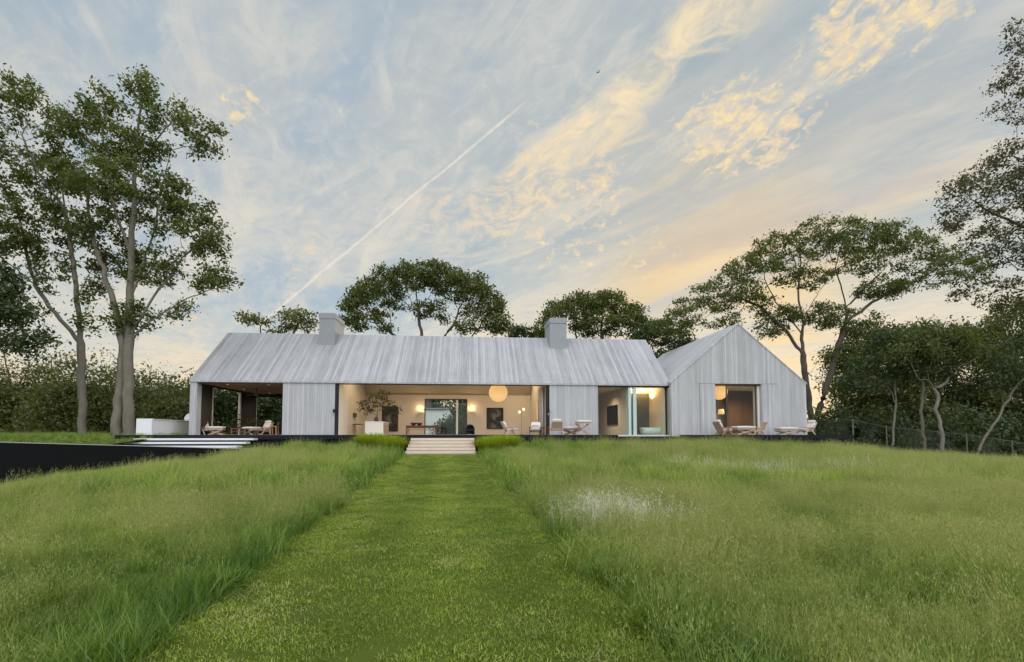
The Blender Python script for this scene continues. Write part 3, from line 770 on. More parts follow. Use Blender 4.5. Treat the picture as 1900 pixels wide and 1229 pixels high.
# trees behind the house
def ridge_oak(name, label, Y, base, fork, spec, n, r_base, seed, lm=None, nl=40):
    """oak of which only the crown shows over the roof: short limbs, many fine branches fanning up to the leaves"""
    limbs = [[base, ((base[0]+fork[0])/2, (base[1]+fork[1])/2 + 20), fork]] + [[fork, (fork[0]*.45 + q[0]*.55, fork[1]*.5 + q[1]*.5)] for q in spec[:9:2]]
    return tree(name, label, 'tree', Y, limbs, spec, n, r_base, lm or L_OAK, BARK_D, seed, step=.5, n_leaf=nl + 40, spread=.34, leaf=.25, dk=.78, di=6, shell=.75, low=-.6, r_tip=.014, dep=1.0, twig=2, flat=.55)
ridge_oak('domed_oak', 'broad domed oak standing behind the roof between the two chimneys', 46.0, (795, 830), (792, 690),
     [(690, 560, 50, 40), (725, 532, 50, 34), (770, 520, 50, 30), (815, 518, 50, 30), (862, 540, 50, 34), (895, 568, 44, 36), (918, 600, 32, 26), (662, 590, 36, 30), (790, 575, 40, 20), (870, 600, 40, 26), (700, 600, 40, 22)], 3300, .42, 11)
ridge_oak('round_oak', 'lower round-crowned oak behind the roof to the right of the taller dome', 47.0, (1110, 830), (1108, 700),
     [(1045, 588, 38, 32), (1085, 570, 42, 26), (1128, 570, 42, 26), (1162, 590, 36, 30), (1190, 612, 28, 26), (1110, 605, 60, 20), (1015, 610, 24, 20)], 2300, .4, 12)
ridge_oak('thin_ash', 'thin pale-leaved ash peeping over the left end of the roof ridge', 42.0, (510, 830), (512, 680),
     [(465, 592, 24, 24), (505, 610, 26, 14), (550, 595, 36, 24), (574, 602, 20, 20)], 300, .2, 13, L_OLIVE, 12)
ridge_oak('bushy_oak', 'dark bushy oak filling the dip where the two roofs meet', 44.0, (1225, 830), (1222, 700),
     [(1215, 622, 36, 28), (1245, 648, 36, 30), (1195, 636, 30, 30), (1272, 640, 24, 26), (1225, 665, 40, 26)], 1300, .35, 14, L_DARK)
ridge_oak('low_oak', 'low dark oak top showing over the ridge between the dome and the second chimney', 50.0, (975, 830), (975, 690), [(965, 618, 26, 14), (995, 622, 20, 14)], 160, .2, 18, L_DARK)
tree('spreading_oak', 'wide flat-topped oak spreading over the right end of the house', 'tree', 33.5,
     [[(1510, 822), (1506, 770), (1498, 720), (1492, 680), (1488, 630), (1490, 590)], [(1490, 600), (1480, 540), (1486, 490), (1480, 460)], [(1491, 660), (1455, 610), (1410, 570), (1370, 550)], [(1489, 620), (1440, 560), (1420, 520)],
      [(1508, 790), (1530, 730), (1548, 670), (1560, 630), (1572, 580), (1560, 530), (1550, 500)], [(1566, 600), (1620, 560), (1670, 530), (1710, 520)], [(1570, 570), (1610, 530), (1640, 500)], [(1490, 590), (1520, 540), (1545, 510)], [(1495, 700), (1520, 670), (1545, 655)]],
     [(1400, 500, 52, 36), (1450, 465, 55, 38), (1520, 448, 62, 38), (1590, 446, 60, 36), (1650, 455, 55, 38), (1700, 480, 48, 36), (1760, 492, 50, 32), (1335, 556, 56, 36), (1285, 586, 56, 34), (1245, 606, 40, 26), (1310, 600, 40, 20), (1370, 530, 45, 28),
      (1580, 492, 60, 24), (1480, 510, 50, 24), (1720, 515, 55, 28), (1400, 565, 34, 20), (1540, 590, 60, 20), (1600, 615, 42, 20), (1425, 620, 26, 16), (1450, 590, 40, 18), (1800, 505, 40, 24), (1640, 540, 50, 20), (1570, 660, 30, 22), (1345, 600, 30, 16)],
     4000, .36, L_OAK, BARK_D, 15, step=.42, n_leaf=72, spread=.27, leaf=.18, dk=.70, di=5, shell=.5, low=-.5, flat=.5, r_tip=.010, dep=.8, twig=2, flare=.15)
tree('hanging_oak', 'fine-leaved oak hanging into the view from the right edge', 'tree', 19.0,
     [[(2140, 850), (2120, 700), (2090, 600), (2060, 500), (2040, 400)], [(2090, 600), (2000, 570), (1930, 545), (1850, 530), (1770, 510)], [(2060, 500), (1980, 450), (1900, 420), (1850, 400), (1800, 370)], [(2040, 400), (1980, 330), (1920, 300), (1870, 290)], [(2050, 450), (2000, 250), (1960, 120), (1920, 90)], [(2060, 500), (1960, 520), (1890, 500), (1850, 465)]],
     [(1850, 370, 95, 62), (1800, 400, 60, 40), (1880, 300, 50, 45), (1880, 460, 60, 40), (1930, 380, 80, 90), (1915, 70, 42, 45), (1880, 150, 38, 36), (1880, 205, 36, 20), (1960, 130, 60, 90), (1840, 540, 70, 18), (1900, 560, 60, 30), (2000, 300, 80, 120)],
     1900, .30, L_RUST, BARK_D, 16, step=.28, n_leaf=44, spread=.17, leaf=.12, dk=.5, di=4, shell=.2, low=-.8, r_tip=.006, iters=160)

# small crooked trees along the fence
BT = 'crooked trees along the fence'
tree('crooked_tree', 'straight white-barked little tree closest to the corner of the fence', 'tree', 27.5, [[(1656, 822), (1659, 780), (1663, 750), (1660, 720), (1665, 690)], [(1663, 750), (1650, 720)]],
     [(1640, 690, 50, 40), (1690, 670, 45, 40), (1600, 710, 45, 35), (1660, 640, 55, 35)], 420, .06, L_DARK, BARK_W, 21, step=.32, n_leaf=80, spread=.30, leaf=.17, group=BT, dk=.6, flare=.1)
tree('crooked_tree', 'short grey-barked tree with a broken side stub, second along the fence', 'tree', 26.5, [[(1716, 830), (1712, 795), (1708, 765), (1712, 730)], [(1713, 795), (1722, 785), (1728, 784)]],
     [(1710, 690, 50, 35), (1740, 650, 45, 35)], 300, .085, L_DARK, BARK, 22, step=.32, n_leaf=80, spread=.30, leaf=.17, group=BT, dk=.6, flare=.1)
tree('crooked_tree', 'pale crooked tree with a looped forked trunk behind the wire fence', 'tree', 25.5,
     [[(1748, 832), (1748, 800), (1742, 775), (1735, 760), (1742, 740), (1735, 722), (1722, 706), (1708, 705)], [(1735, 760), (1722, 755), (1714, 748), (1720, 730), (1726, 716)], [(1735, 722), (1755, 710), (1766, 696), (1762, 680), (1750, 668)]],
     [(1740, 640, 60, 40), (1700, 660, 50, 35), (1790, 660, 50, 35)], 420, .10, L_OAK, BARK_W, 23, step=.28, n_leaf=70, spread=.30, leaf=.16, group=BT, dk=.6, flare=.1)
tree('crooked_tree', 'thin grey tree leaning far over to the right by the fence', 'tree', 23.5, [[(1812, 838), (1830, 808), (1850, 780), (1862, 755), (1880, 725), (1905, 695)], [(1862, 755), (1860, 735)]],
     [(1900, 680, 55, 35), (1950, 640, 60, 40), (1860, 700, 35, 20)], 360, .06, L_DARK, BARK, 24, step=.3, n_leaf=70, spread=.30, leaf=.16, group=BT, dk=.6, flare=.1)

# the wood behind the fence: separate crowns, each its own tree
def crown_tree(name, label, px, top, bottom, wpx, Y, seed, leafm=None, group=None, bark=None, n=700, leaf=.22, n_leaf=76, cat='tree', spread=.46):
    h = bottom - top; r = np.random.default_rng(seed); sp = []
    for k in range(7):
        a = r.uniform(-1, 1); b = r.uniform(.12, .78)
        sp.append((px + a*wpx*.33*(1.15-abs(b-.4)), top + h*b, wpx*r.uniform(.22, .34), h*r.uniform(.12, .2), r.uniform(-1, 1)))
    sp.append((px, top + h*.16, wpx*.3, h*.15))
    return tree(name, label, cat, Y, [[(px, bottom), (px + 3, bottom - h*.3), (px - 4, top + h*.45)], [(px, bottom - h*.3), (px + wpx*.2, top + h*.45)], [(px, bottom - h*.25), (px - wpx*.22, top + h*.5)]],
                sp, n, .2, leafm or L_DARK, bark or BARK_D, seed, step=.5, n_leaf=n_leaf, spread=spread, leaf=leaf, group=group, dk=.85, di=8, flare=.1)
WG = 'trees of the wood behind the fence'
for args in ((1562, 640, 830, 70, 38, 40, L_OAK, 'narrow tree of the wood between the leaning oak trunk and the rest of the wood'), (1585, 668, 830, 80, 40, 36, L_OLIVE, 'low yellow-green tree of the wood showing just right of the wing'), (1645, 618, 838, 110, 41, 37, L_DARK, 'dark tree of the wood behind the white-barked little tree'), (1745, 612, 842, 130, 41, 38, L_OAK, 'green tree of the wood directly behind the looped trunk'), (1840, 600, 845, 120, 40, 39, L_OLIVE, 'olive tree of the wood above the leaning trunk'), (1632, 612, 835, 120, 36, 31, L_OAK, 'sunlit olive tree of the wood nearest the spreading oak'), (1690, 598, 840, 150, 36, 32, L_OLIVE, 'tall green tree in the middle of the wood behind the fence'),
             (1790, 606, 845, 150, 37, 33, L_DARK, 'dark tree of the wood right of the looped trunk'), (1880, 560, 850, 130, 35, 34, L_OAK, 'taller tree of the wood at the right edge, behind the leaning trunk'),
             (1985, 590, 850, 150, 34, 35, L_DARK, 'dark tree of the wood just cut by the right edge')):
    crown_tree('woodland_tree', args[7], *args[:6], leafm=args[6], group=WG, n=1700)

def thicket(name, boxes, leafm, seed, n, leaf, label=None, cat=None, kind=None, spread=.35):
    """far foliage that reads as one mass: clumps of leaves through the volume of many rounded mounds"""
    r = np.random.default_rng(seed); C = []
    per = n // len(boxes)
    for (x, y, z0, rx, ry, h) in boxes:
        v = r.normal(0, 1, (per, 3)); v /= np.linalg.norm(v, axis=1)[:, None]; v[:, 2] = np.abs(v[:, 2])
        v *= (r.random(per)[:, None] ** .35)
        v *= 1 + .18*np.sin(5*v[:, :1]*3 + x) * np.cos(4*v[:, 2:3]*3 + y)
        C.append(np.array([x, y, z0]) + v * [rx, ry, h])
    V, Fq, tint = leaves(np.concatenate(C), 14, spread, leaf, r)
    o = link(name, np_mesh(name, V, Fq, leafm, {'tint': tint}))
    return tag(o, label, cat, None, kind)
# understorey of the wood: one uncountable mass from the wing round to the far right
bx = []
r_ = np.random.default_rng(77)
for px in range(1530, 2160, 26):
    Y = 38 + r_.uniform(-3, 3); p = at(px, 805, Y)
    bx.append((p.x, Y, -3.0, 2.6, 2.2, r_.uniform(5.0, 7.6) if px > 1620 else r_.uniform(3.4, 5)))
for px in range(1520, 2100, 34):
    Y = 31 + r_.uniform(-1.5, 1.5); p = at(px, 805, Y)
    bx.append((p.x, Y, -2.5, 1.8, 1.4, r_.uniform(2.6, 4.2)))
thicket('woodland', bx, L_DARK, 41, 17000, .25, 'dark undergrowth of the wood behind the wire fence', 'woodland', 'stuff')
thicket('shrub', [(*at(1535, 805, 31.5)[:2], -1.6, 1.5, 1.0, 3.0)], L_FRESH, 42, 420, .15, 'bright yellow-green shrub between the oak trunk and the fence', 'shrub')
# bamboo and bushes on the left, seen also through the open pavilion
bx = []
for px in range(-260, 345, 24):
    Y = 33 + r_.uniform(-1.5, 2.5); p = at(px, 805, Y)
    bx.append((p.x, Y, -.8, 1.7, 1.5, r_.uniform(3.6, 6.8) * (1.0 if px < 200 else .8)))
bam = thicket('bamboo_thicket', bx, L_OLIVE, 43, 14000, .18, 'tall olive bamboo thicket along the back of the raised lawn', 'thicket', 'stuff', .4)
bx = []
for px in range(255, 640, 22):
    Y = 41 + r_.uniform(-2, 2); p = at(px, 805, Y)
    bx.append((p.x, Y, -1.0, 2.0, 1.6, r_.uniform(4.0, 5.8)))
thicket('hedge', bx, L_DARK, 44, 9000, .22, 'dark green hedge seen through the open pavilion', 'hedge')
crown_tree('garden_tree', 'feathery pale tree over the hedge just left of the roof', 285, 668, 815, 90, 38, 51, leafm=L_OLIVE, n=420, leaf=.18, n_leaf=10)
crown_tree('garden_tree', 'dark green rounded tree behind the white counter', 325, 690, 815, 80, 36, 52, leafm=L_OAK, n=420)
crown_tree('garden_tree', 'tall feathery tree at the far left behind the bamboo thicket', 20, 590, 815, 130, 38, 53, leafm=L_OLIVE, n=520, leaf=.18, n_leaf=12)
crown_tree('garden_tree', 'light olive feathery tree between the slender oak and the twin trunks', 180, 648, 812, 90, 37, 54, leafm=L_OLIVE, n=420, leaf=.17, n_leaf=16)
crown_tree('garden_tree', 'light olive feathery tree left of the slender oak', 95, 632, 812, 100, 37, 55, leafm=L_OLIVE, n=460, leaf=.17, n_leaf=18)
bx = []
for px in range(640, 1300, 26):
    Y = 50 + r_.uniform(-2, 2); p = at(px, 805, Y)
    bx.append((p.x, Y, -1.0, 3.0, 2.0, r_.uniform(5, 6.2)))
thicket('back_hedge', bx, L_DARK, 45, 7000, .28, 'dark hedge at the back of the garden seen through the garden door', 'hedge')
for (px, Y, h_, lab) in ((846, 40, 1.9, 'blue-green garden shrub right behind the glass of the garden door'), (828, 39, 1.0, 'low garden shrub in front of the pale outbuilding')):
    p = at(px, 805, Y); thicket('garden_shrub', [(p.x, Y, -.1, .8, .6, h_)], L_DARK, px, 260, .16, lab, 'shrub')
# pale outbuilding seen through the garden door
gb = thing('garden_pavilion', 'pale grey gabled outbuilding seen through the glass garden door', 'outbuilding', tuple(at(812, 805, 44)))
bl = gb.location
MB().prism_y([(bl.x-1.55, -.2), (bl.x+1.2, -.2), (bl.x+1.6, 1.3), (bl.x+.9, 2.25), (bl.x-1.55, 2.25)], 44, 48).build('wall', WHITE, gb, bl)
MB().box(bl.x-1.7, bl.x+1.0, 43.8, 48.2, 2.26, 2.36).build('roof', STUCCO, gb, bl)

# ------------------------------------------------------------------ grass: tufts set out on points, one object for each kind of grass
def tuft(name, n, h, spread, width, lean, material, seed, heads=0, root=-.03, segs=3):
    r = np.random.default_rng(seed); V = []; Q = []; T = []
    for i in range(n):
        bt = r.random(); a = r.uniform(0, 2*math.pi); d = spread * math.sqrt(r.random()); p = np.array([d*math.cos(a), d*math.sin(a), root])
        hh = h * r.uniform(.55, 1.1); th = r.uniform(0, 2*math.pi); ln = lean * r.uniform(.3, 1.3); w = width * r.uniform(.7, 1.2)
        dirv = np.array([math.cos(th), math.sin(th), 0]); ps = np.array([-math.sin(th + r.normal(0, .7)), math.cos(th), 0]); b = len(V)
        for k in range(segs + 1):
            t = k / segs; c = p + dirv * hh * ln * t**1.8 + np.array([0, 0, hh * (t - .22*ln*t*t)]); ww = w * (1 - .85*t**1.5)
            V += [c - ps*ww/2, c + ps*ww/2]; T += [bt, bt]
        for k in range(segs): Q.append((b+2*k, b+2*k+1, b+2*k+3, b+2*k+2))
        if i < heads:                                       # loose panicle on the tip
            for _ in range(7):
                c2 = c + dirv * r.normal(0, .016) + np.array([r.normal(0, .014), r.normal(0, .014), r.uniform(-.10, .05)])
                u = r.normal(0, 1, 3); u /= np.linalg.norm(u); v = np.cross(u, [0, 0, 1.]); s_ = .014; b2 = len(V)
                T += [bt]*4; V += [c2 - u*s_*.5, c2 + v*s_*.3, c2 + np.array([0, 0, s_*1.6]), c2 - v*s_*.3]; Q.append((b2, b2+1, b2+2, b2+3))
    return np_mesh(name, np.array(V), np.array(Q), material, {'blade': np.array(T)})
def proto_collection(name, meshes):
    c = bpy.data.collections.new(name)
    for i, me in enumerate(meshes):
        o = bpy.data.objects.new('%s_%02d' % (name, i), me); c.objects.link(o)
    return c
def scatter(name, pts, rot, scl, idx, tint, coll, label=None, kind='stuff', cat=None):
    me = bpy.data.meshes.new(name); me.vertices.add(len(pts)); me.vertices.foreach_set('co', np.ascontiguousarray(pts, np.float32).ravel())
    for nm, tp, a in (('rot', 'FLOAT_VECTOR', rot), ('scl', 'FLOAT', scl), ('tint', 'FLOAT', tint)):
        t_ = me.attributes.new(nm, tp, 'POINT'); t_.data.foreach_set('vector' if tp == 'FLOAT_VECTOR' else 'value', np.ascontiguousarray(a, np.float32).ravel())
    t_ = me.attributes.new('idx', 'INT', 'POINT'); t_.data.foreach_set('value', np.ascontiguousarray(idx, np.int32))
    o = link(name, me)
    ng = bpy.data.node_groups.new(name, 'GeometryNodeTree')
    ng.interface.new_socket('Geometry', in_out='INPUT', socket_type='NodeSocketGeometry'); ng.interface.new_socket('Geometry', in_out='OUTPUT', socket_type='NodeSocketGeometry')
    n = ng.nodes; l = ng.links; gi = n.new('NodeGroupInput'); go = n.new('NodeGroupOutput')
    ci = n.new('GeometryNodeCollectionInfo'); ci.inputs['Collection'].default_value = coll; ci.inputs['Separate Children'].default_value = True; ci.inputs['Reset Children'].default_value = True
    ip = n.new('GeometryNodeInstanceOnPoints'); ip.inputs['Pick Instance'].default_value = True
    def attr(nm, tp):
        a = n.new('GeometryNodeInputNamedAttribute'); a.data_type = tp; a.inputs[0].default_value = nm; return a.outputs[0]
    l.new(gi.outputs[0], ip.inputs['Points']); l.new(ci.outputs[0], ip.inputs['Instance']); l.new(attr('idx', 'INT'), ip.inputs['Instance Index'])
    l.new(attr('rot', 'FLOAT_VECTOR'), ip.inputs['Rotation']); l.new(attr('scl', 'FLOAT'), ip.inputs['Scale']); l.new(ip.outputs[0], go.inputs[0])
    md = o.modifiers.new('grass', 'NODES'); md.node_group = ng
    return tag(o, label, cat, None, kind)

GR = leaf_mat('meadow_blades', (.052, .128, .010), (.345, .440, .080), .35, 'INSTANCER', .03, 1.1)
GR_H = leaf_mat('meadow_seed_grass', (.14, .21, .035), (.40, .40, .15), .35, 'INSTANCER', .03, 1.1)
GR_P = leaf_mat('mown_blades', (.085, .145, .008), (.335, .425, .062), .35, 'INSTANCER', .03, 1.1)
GR_W = leaf_mat('white_heads', (.45, .45, .34), (.70, .68, .58), .3, 'INSTANCER', .03, 1.1)
def smooth_noise(x, y, s, seed):
    r = np.random.default_rng(seed); n = 64; T = r.random((n, n)); fx, fy = x/s, y/s
    ix, iy = np.floor(fx).astype(int), np.floor(fy).astype(int); tx, ty = fx-ix, fy-iy; tx = tx*tx*(3-2*tx); ty = ty*ty*(3-2*ty)
    g_ = lambda a, b: T[a % n, b % n]
    return (g_(ix, iy)*(1-tx)+g_(ix+1, iy)*tx)*(1-ty) + (g_(ix, iy+1)*(1-tx)+g_(ix+1, iy+1)*tx)*ty
def candidates(x0, x1, y0, y1, dens, r):
    n = int((x1-x0)*(y1-y0)*dens); return r.uniform(x0, x1, n), r.uniform(y0, y1, n)
gr = np.random.default_rng(99)
near_t = [tuft('blades', 62, .34, .15, .006, .75, GR, 1, segs=4), tuft('blades', 60, .30, .16, .007, 1.0, GR, 2, segs=4), tuft('blades', 56, .38, .15, .005, .55, GR, 3, segs=4),
          tuft('seeds', 34, .44, .18, .0035, .50, GR_H, 4, heads=32), tuft('seeds', 30, .40, .20, .0035, .75, GR_H, 5, heads=28), tuft('leafy', 40, .24, .15, .016, 1.2, GR, 6, segs=4),
          tuft('white', 16, .56, .16, .005, .4, GR_W, 7, heads=16)]
far_t = [tuft('blades', 40, .48, .26, .016, .6, GR, 11, segs=2), tuft('blades', 38, .42, .28, .018, .85, GR, 12, segs=2), tuft('seeds', 26, .58, .26, .012, .45, GR_H, 13, heads=14, segs=2), tuft('white', 18, .54, .24, .012, .45, GR_W, 14, heads=16, segs=2)]
def meadow(which):
    near = which == 'near'
    if near: x, y = candidates(-13, 13, .9, 9.2, 104, gr)
    else: x, y = candidates(-34, 46, 8.6, 27, 24, gr)
    off = np.abs(x - path_c(y)) - path_h(y) - .03*np.sin(y*2.3) - .02*np.sin(y*5.1+x)
    ok = (off > .12) & (np.abs(x) < 1.45*y + 3.5) & (x*x + y*y > 1.35**2)
    ok &= ~((y > 19.8) & (x < -7.6))                                   # wall, steps and raised lawn
    ok &= ~((y > DF - .35) & (x > -13) & (x < xd1 + .1)) & ~((y > 20.4) & (x > -4.9) & (x < 2.2))
    ok &= ~((y > 23.5) & (x < 24) )
    if near: ok &= (y < 8.6) | (gr.random(len(y)) < (9.2-y)/.6)
    else: ok &= (y > 9.2) | (gr.random(len(y)) < (y-8.6)/.6)
    x, y, off = x[ok], y[ok], off[ok]; n = len(x)
    lo = smooth_noise(x+50, y+50, 2.6, 5); mid = smooth_noise(x+50, y+50, .8, 6); big = smooth_noise(x+80, y+50, 6.0, 8)
    sm = smooth_noise(x+50, y+50, .32, 16); right = sstep(1, 8, x)
    edge = 1 - sstep(.0, .9, off)
    h = (.27 + .28*mid + .20*lo + .44*sm) * (.92 if near else 1.0) * (1 + .24*edge)
    h = h * gr.uniform(.8, 1.18, n) * (1 - .42*sstep(8, 11, y)*sstep(-7.0, -11, x))
    seedy = .12 + .34*sstep(.4, .7, lo) + .14*right - .40*edge + .30*sstep(.5, .8, sm)
    wx, wy = at(1125, 930, 6.0).x, 6.0
    wd = .42*np.exp(-(((x-wx)/.75)**2 + ((y-wy)/.6)**2)) + .35*np.exp(-(((x-(wx+6.5))/2.2)**2 + ((y-12.5)/1.0)**2))
    u = gr.random(n); idx = np.zeros(n, int)
    if near:
        idx = gr.choice([0, 1, 2, 5], n, p=[.36, .26, .22, .16]); sd = u < seedy; idx[sd] = gr.choice([3, 4], sd.sum())
        wh = gr.random(n) < wd*1.0; idx[wh] = 6
    else:
        idx = gr.choice([0, 1], n); idx[u < seedy] = 2; idx[gr.random(n) < wd*1.0] = 3
    tint = np.clip(-.10 + .44*big + .46*mid + .52*(sm-.25) + .26*lo*(1-right) + .20*right + gr.normal(0, .14, n) - .34*edge, 0, 1)  # edge term paints the shaded bank beside the path into the tint
    z = ground(x, y)
    rot = np.stack([gr.normal(0, .13, n), gr.normal(0, .13, n), gr.uniform(0, 6.283, n)], -1)
    return np.stack([x, y, z], -1), rot, h, idx, tint
for which, tf in (('near', near_t), ('far', far_t)):
    a = meadow(which)
    scatter('meadow_grass', *a, proto_collection('meadow_tuft_' + which, tf), 'tall seeding meadow grass on both sides of the mown path' if which == 'near' else 'tall soft meadow grass rising to the terrace of the house', 'stuff', 'grass')
# clipped grass of the path, with pale clippings
mown_t = [tuft('mown', 90, .022, .14, .005, .85, GR_P, 21, segs=2, root=-.004), tuft('mown', 90, .025, .14, .0048, .65, GR_P, 22, segs=2, root=-.004), tuft('mown', 84, .020, .14, .006, 1.1, GR_P, 23, segs=2, root=-.004), tuft('clipping', 60, .024, .14, .006, 1.7, GR_H, 24, segs=2, root=-.002)]
x, y = candidates(-3.2, 2.2, 1.0, 20.9, 150, gr)
ok = np.abs(x - path_c(y)) < path_h(y) + .22
ok &= (gr.random(len(y)) < np.clip(1.25 - y/22, .45, 1)) & (gr.random(len(y)) < .62 + .7*smooth_noise(x*1.0+40, y*1.6+40, .20, 29)); x, y = x[ok], y[ok]; n = len(x)
mid = .6*smooth_noise(x*1.0+40, y*2.6+40, .42, 9) + .4*smooth_noise(x+40, y*2.2+40, .17, 19); lo = smooth_noise(x+40, y+40, 1.6, 10)
stripe = .5 + .5*np.sin((x - path_c(y)) * 2*math.pi/1.35 + .6)
tint = np.clip(-.22 + .95*mid + .26*lo + .36*stripe + gr.normal(0, .10, n), 0, 1)
idx = gr.choice([0, 1, 2], n); idx[gr.random(n) < .03 + .35*sstep(.60, .75, mid)] = 3
scatter('mown_grass', np.stack([x, y, ground(path_c(y), y) + .012], -1), np.stack([gr.normal(0, .08, n), gr.normal(0, .08, n), gr.uniform(0, 6.28, n)], -1), gr.uniform(.75, 1.3, n)*(1+.7*(mid-.5)), idx, tint,
        proto_collection('mown_tuft', mown_t), 'short clipped grass of the mown path', 'stuff', 'grass')
# rough grass on the raised lawn
x, y = candidates(-34, -14.1, 20.3, 31, 13, gr); n = len(x)
scatter('lawn_grass', np.stack([x, y, upper(x, y)], -1), np.stack([gr.normal(0, .1, n), gr.normal(0, .1, n), gr.uniform(0, 6.28, n)], -1), gr.uniform(.25, .6, n)*(.6+.5*sstep(20, 25, y)), gr.choice([0, 1, 2], n, p=[.45, .4, .15]), np.clip(gr.normal(.5, .2, n), 0, 1),
        proto_collection('lawn_tuft', far_t[:3]), 'rough grass on the raised lawn behind the black wall', 'stuff', 'grass')
# bright mounds of ornamental grass flanking the steps
def mound(label, c, rx, ry, h, seed):
    r = np.random.default_rng(seed); V = []; Q = []; T = []
    for i in range(1500):
        a = r.uniform(0, 6.283); d = math.sqrt(r.random()); p = np.array([rx*.75*d*math.cos(a), ry*.75*d*math.sin(a), 0.0])
        th = a + r.normal(0, .5); hh = h * (1.05 - .45*d*d) * r.uniform(.75, 1.15); o_ = np.array([math.cos(th), math.sin(th), 0]); s_ = np.array([-math.sin(th), math.cos(th), 0]); b = len(V); t_ = r.random()
        for k in range(4):
            t = k/3; q = p + o_*hh*(.25+.5*d)*t**1.6 + np.array([0, 0, hh*(t*1.1 - .32*t*t)]); w = .022*(1-.85*t)
            V += [q - s_*w, q + s_*w]; T += [t_, t_]
        for k in range(3): Q.append((b+2*k, b+2*k+1, b+2*k+3, b+2*k+2))
    o = link('ornamental_grass', np_mesh('ornamental_grass', np.array(V), np.array(Q), L_LIME, {'tint': np.array(T)}))
    o.location = c; return tag(o, label, 'ornamental grass', 'lime ornamental grasses by the steps')
for (px, Y, rx, h, lab) in ((722, 22.1, .8, .92, 'lime green grass mound hugging the left side of the timber steps'), (690, 22.2, .75, .85, 'lime green grass mound under the white kitchen island, one over from the steps'),
                            (915, 21.9, .85, .92, 'lime green grass mound hugging the right side of the timber steps'), (942, 22.2, .6, .8, 'small lime green grass mound at the far right of the pair by the wicker lounge chair')):
    p = at(px, 805, Y); mound(lab, (p.x, Y, float(ground(p.x, Y)) - .02), rx, .75, h, int(px))

# ------------------------------------------------------------------ wire fence and drive on the right
fn = thing('wire_fence', 'low wire mesh fence with thin posts and a top rail in front of the wood', 'fence', tuple(at(1583, 805, 24.5)))
fl = fn.location
fpts = [(at(1512, 805, 29.5), -.25), (at(1583, 805, 24.6), -.35), (at(1645, 805, 24.3), -.75), (at(1793, 805, 23.0), -1.15), (at(1877, 805, 22.4), -1.5), (at(1980, 805, 21.6), -2.0)]
mesh_b = MB()
for i, (p, z0) in enumerate(fpts):
    MB().tube([(p.x, p.y, z0-.5), (p.x, p.y, z0+1.22)], .035 if i < 2 else .028, 8).build('post', FENCE, fn, fl)
    if i + 1 < len(fpts):
        q, z1 = fpts[i+1]
        MB().tube([(p.x, p.y, z0+1.17), (q.x, q.y, z1+1.17)], (.012), 6).build('rail', FENCE, fn, fl)
        L = (q - p).length; nn = int(L / .10)
        for k in range(nn):
            for s_ in (0, 1):
                t0, t1 = (k/nn, min(1, k/nn + 1.1/L)) if s_ == 0 else (min(1, k/nn + 1.1/L), k/nn)
                if k/nn + 1.1/L > 1: continue
                a_ = p.lerp(q, t0); b_ = p.lerp(q, t1)
                mesh_b.tube([(a_.x, a_.y, z0+(z1-z0)*t0+.03), (b_.x, b_.y, z0+(z1-z0)*t1+1.15)], .0035, 3)
mesh_b.build('wire_mesh', FENCE, fn, fl)
pd = at(1890, 838, 21.5)
dv = sheet('driveway', np.linspace(pd.x - .6, pd.x + 9, 12), np.linspace(21.0, 24.5, 6), lambda a, b: ground(a, b) + .45*0 + .30, mat('pale_gravel', (.22, .21, .21), .9, .1, var=.2, vscale=12))
tag(dv, kind='structure')

# ------------------------------------------------------------------ outdoor kitchen
ck = thing('outdoor_counter', 'long white outdoor kitchen counter left of the house', 'counter', (X(266, 24.6), 24.6, 0))
cl_ = ck.location; xa_, xb_ = X(252, 24.6), X(281, 24.6)
MB().box(xa_, xb_, 24.6, 24.75, 0, at(260, 777, 24.6).z).build('end_panel', COUNTER, ck, cl_, bevel=.006)
MB().box(xa_+.03, xb_-.02, 24.75, 29.3, .0, .72).build('body', WHITE, ck, cl_)
MB().box(xa_, xb_+.02, 24.752, 29.4, .722, .765).build('worktop', COUNTER, ck, cl_, bevel=.005)
gl_ = thing('gas_grill', 'white hooded gas grill at the far end of the outdoor counter', 'grill', (xb_-.1, 28.6, 0))
MB().box(-.35, .35, -.55, .55, .766, .86).build('firebox', STEEL, gl_)
MB().prism_y([(-.36 + .72*0, .86)] + [(-.36*math.cos(a), .862 + .33*math.sin(a)) for a in np.linspace(0.05, math.pi-.05, 12)] + [(.36, .86)], -.55, .55).build('hood', WHITE, gl_, smooth=False)
MB().tube([(.33, -.5, .95), (.42, -.45, .95), (.42, .45, .95), (.33, .5, .95)], .018, 8).build('handle', STEEL, gl_)
MB().box(.361, .375, -.3, .3, .3, .62).build('door', BLACK, gl_)

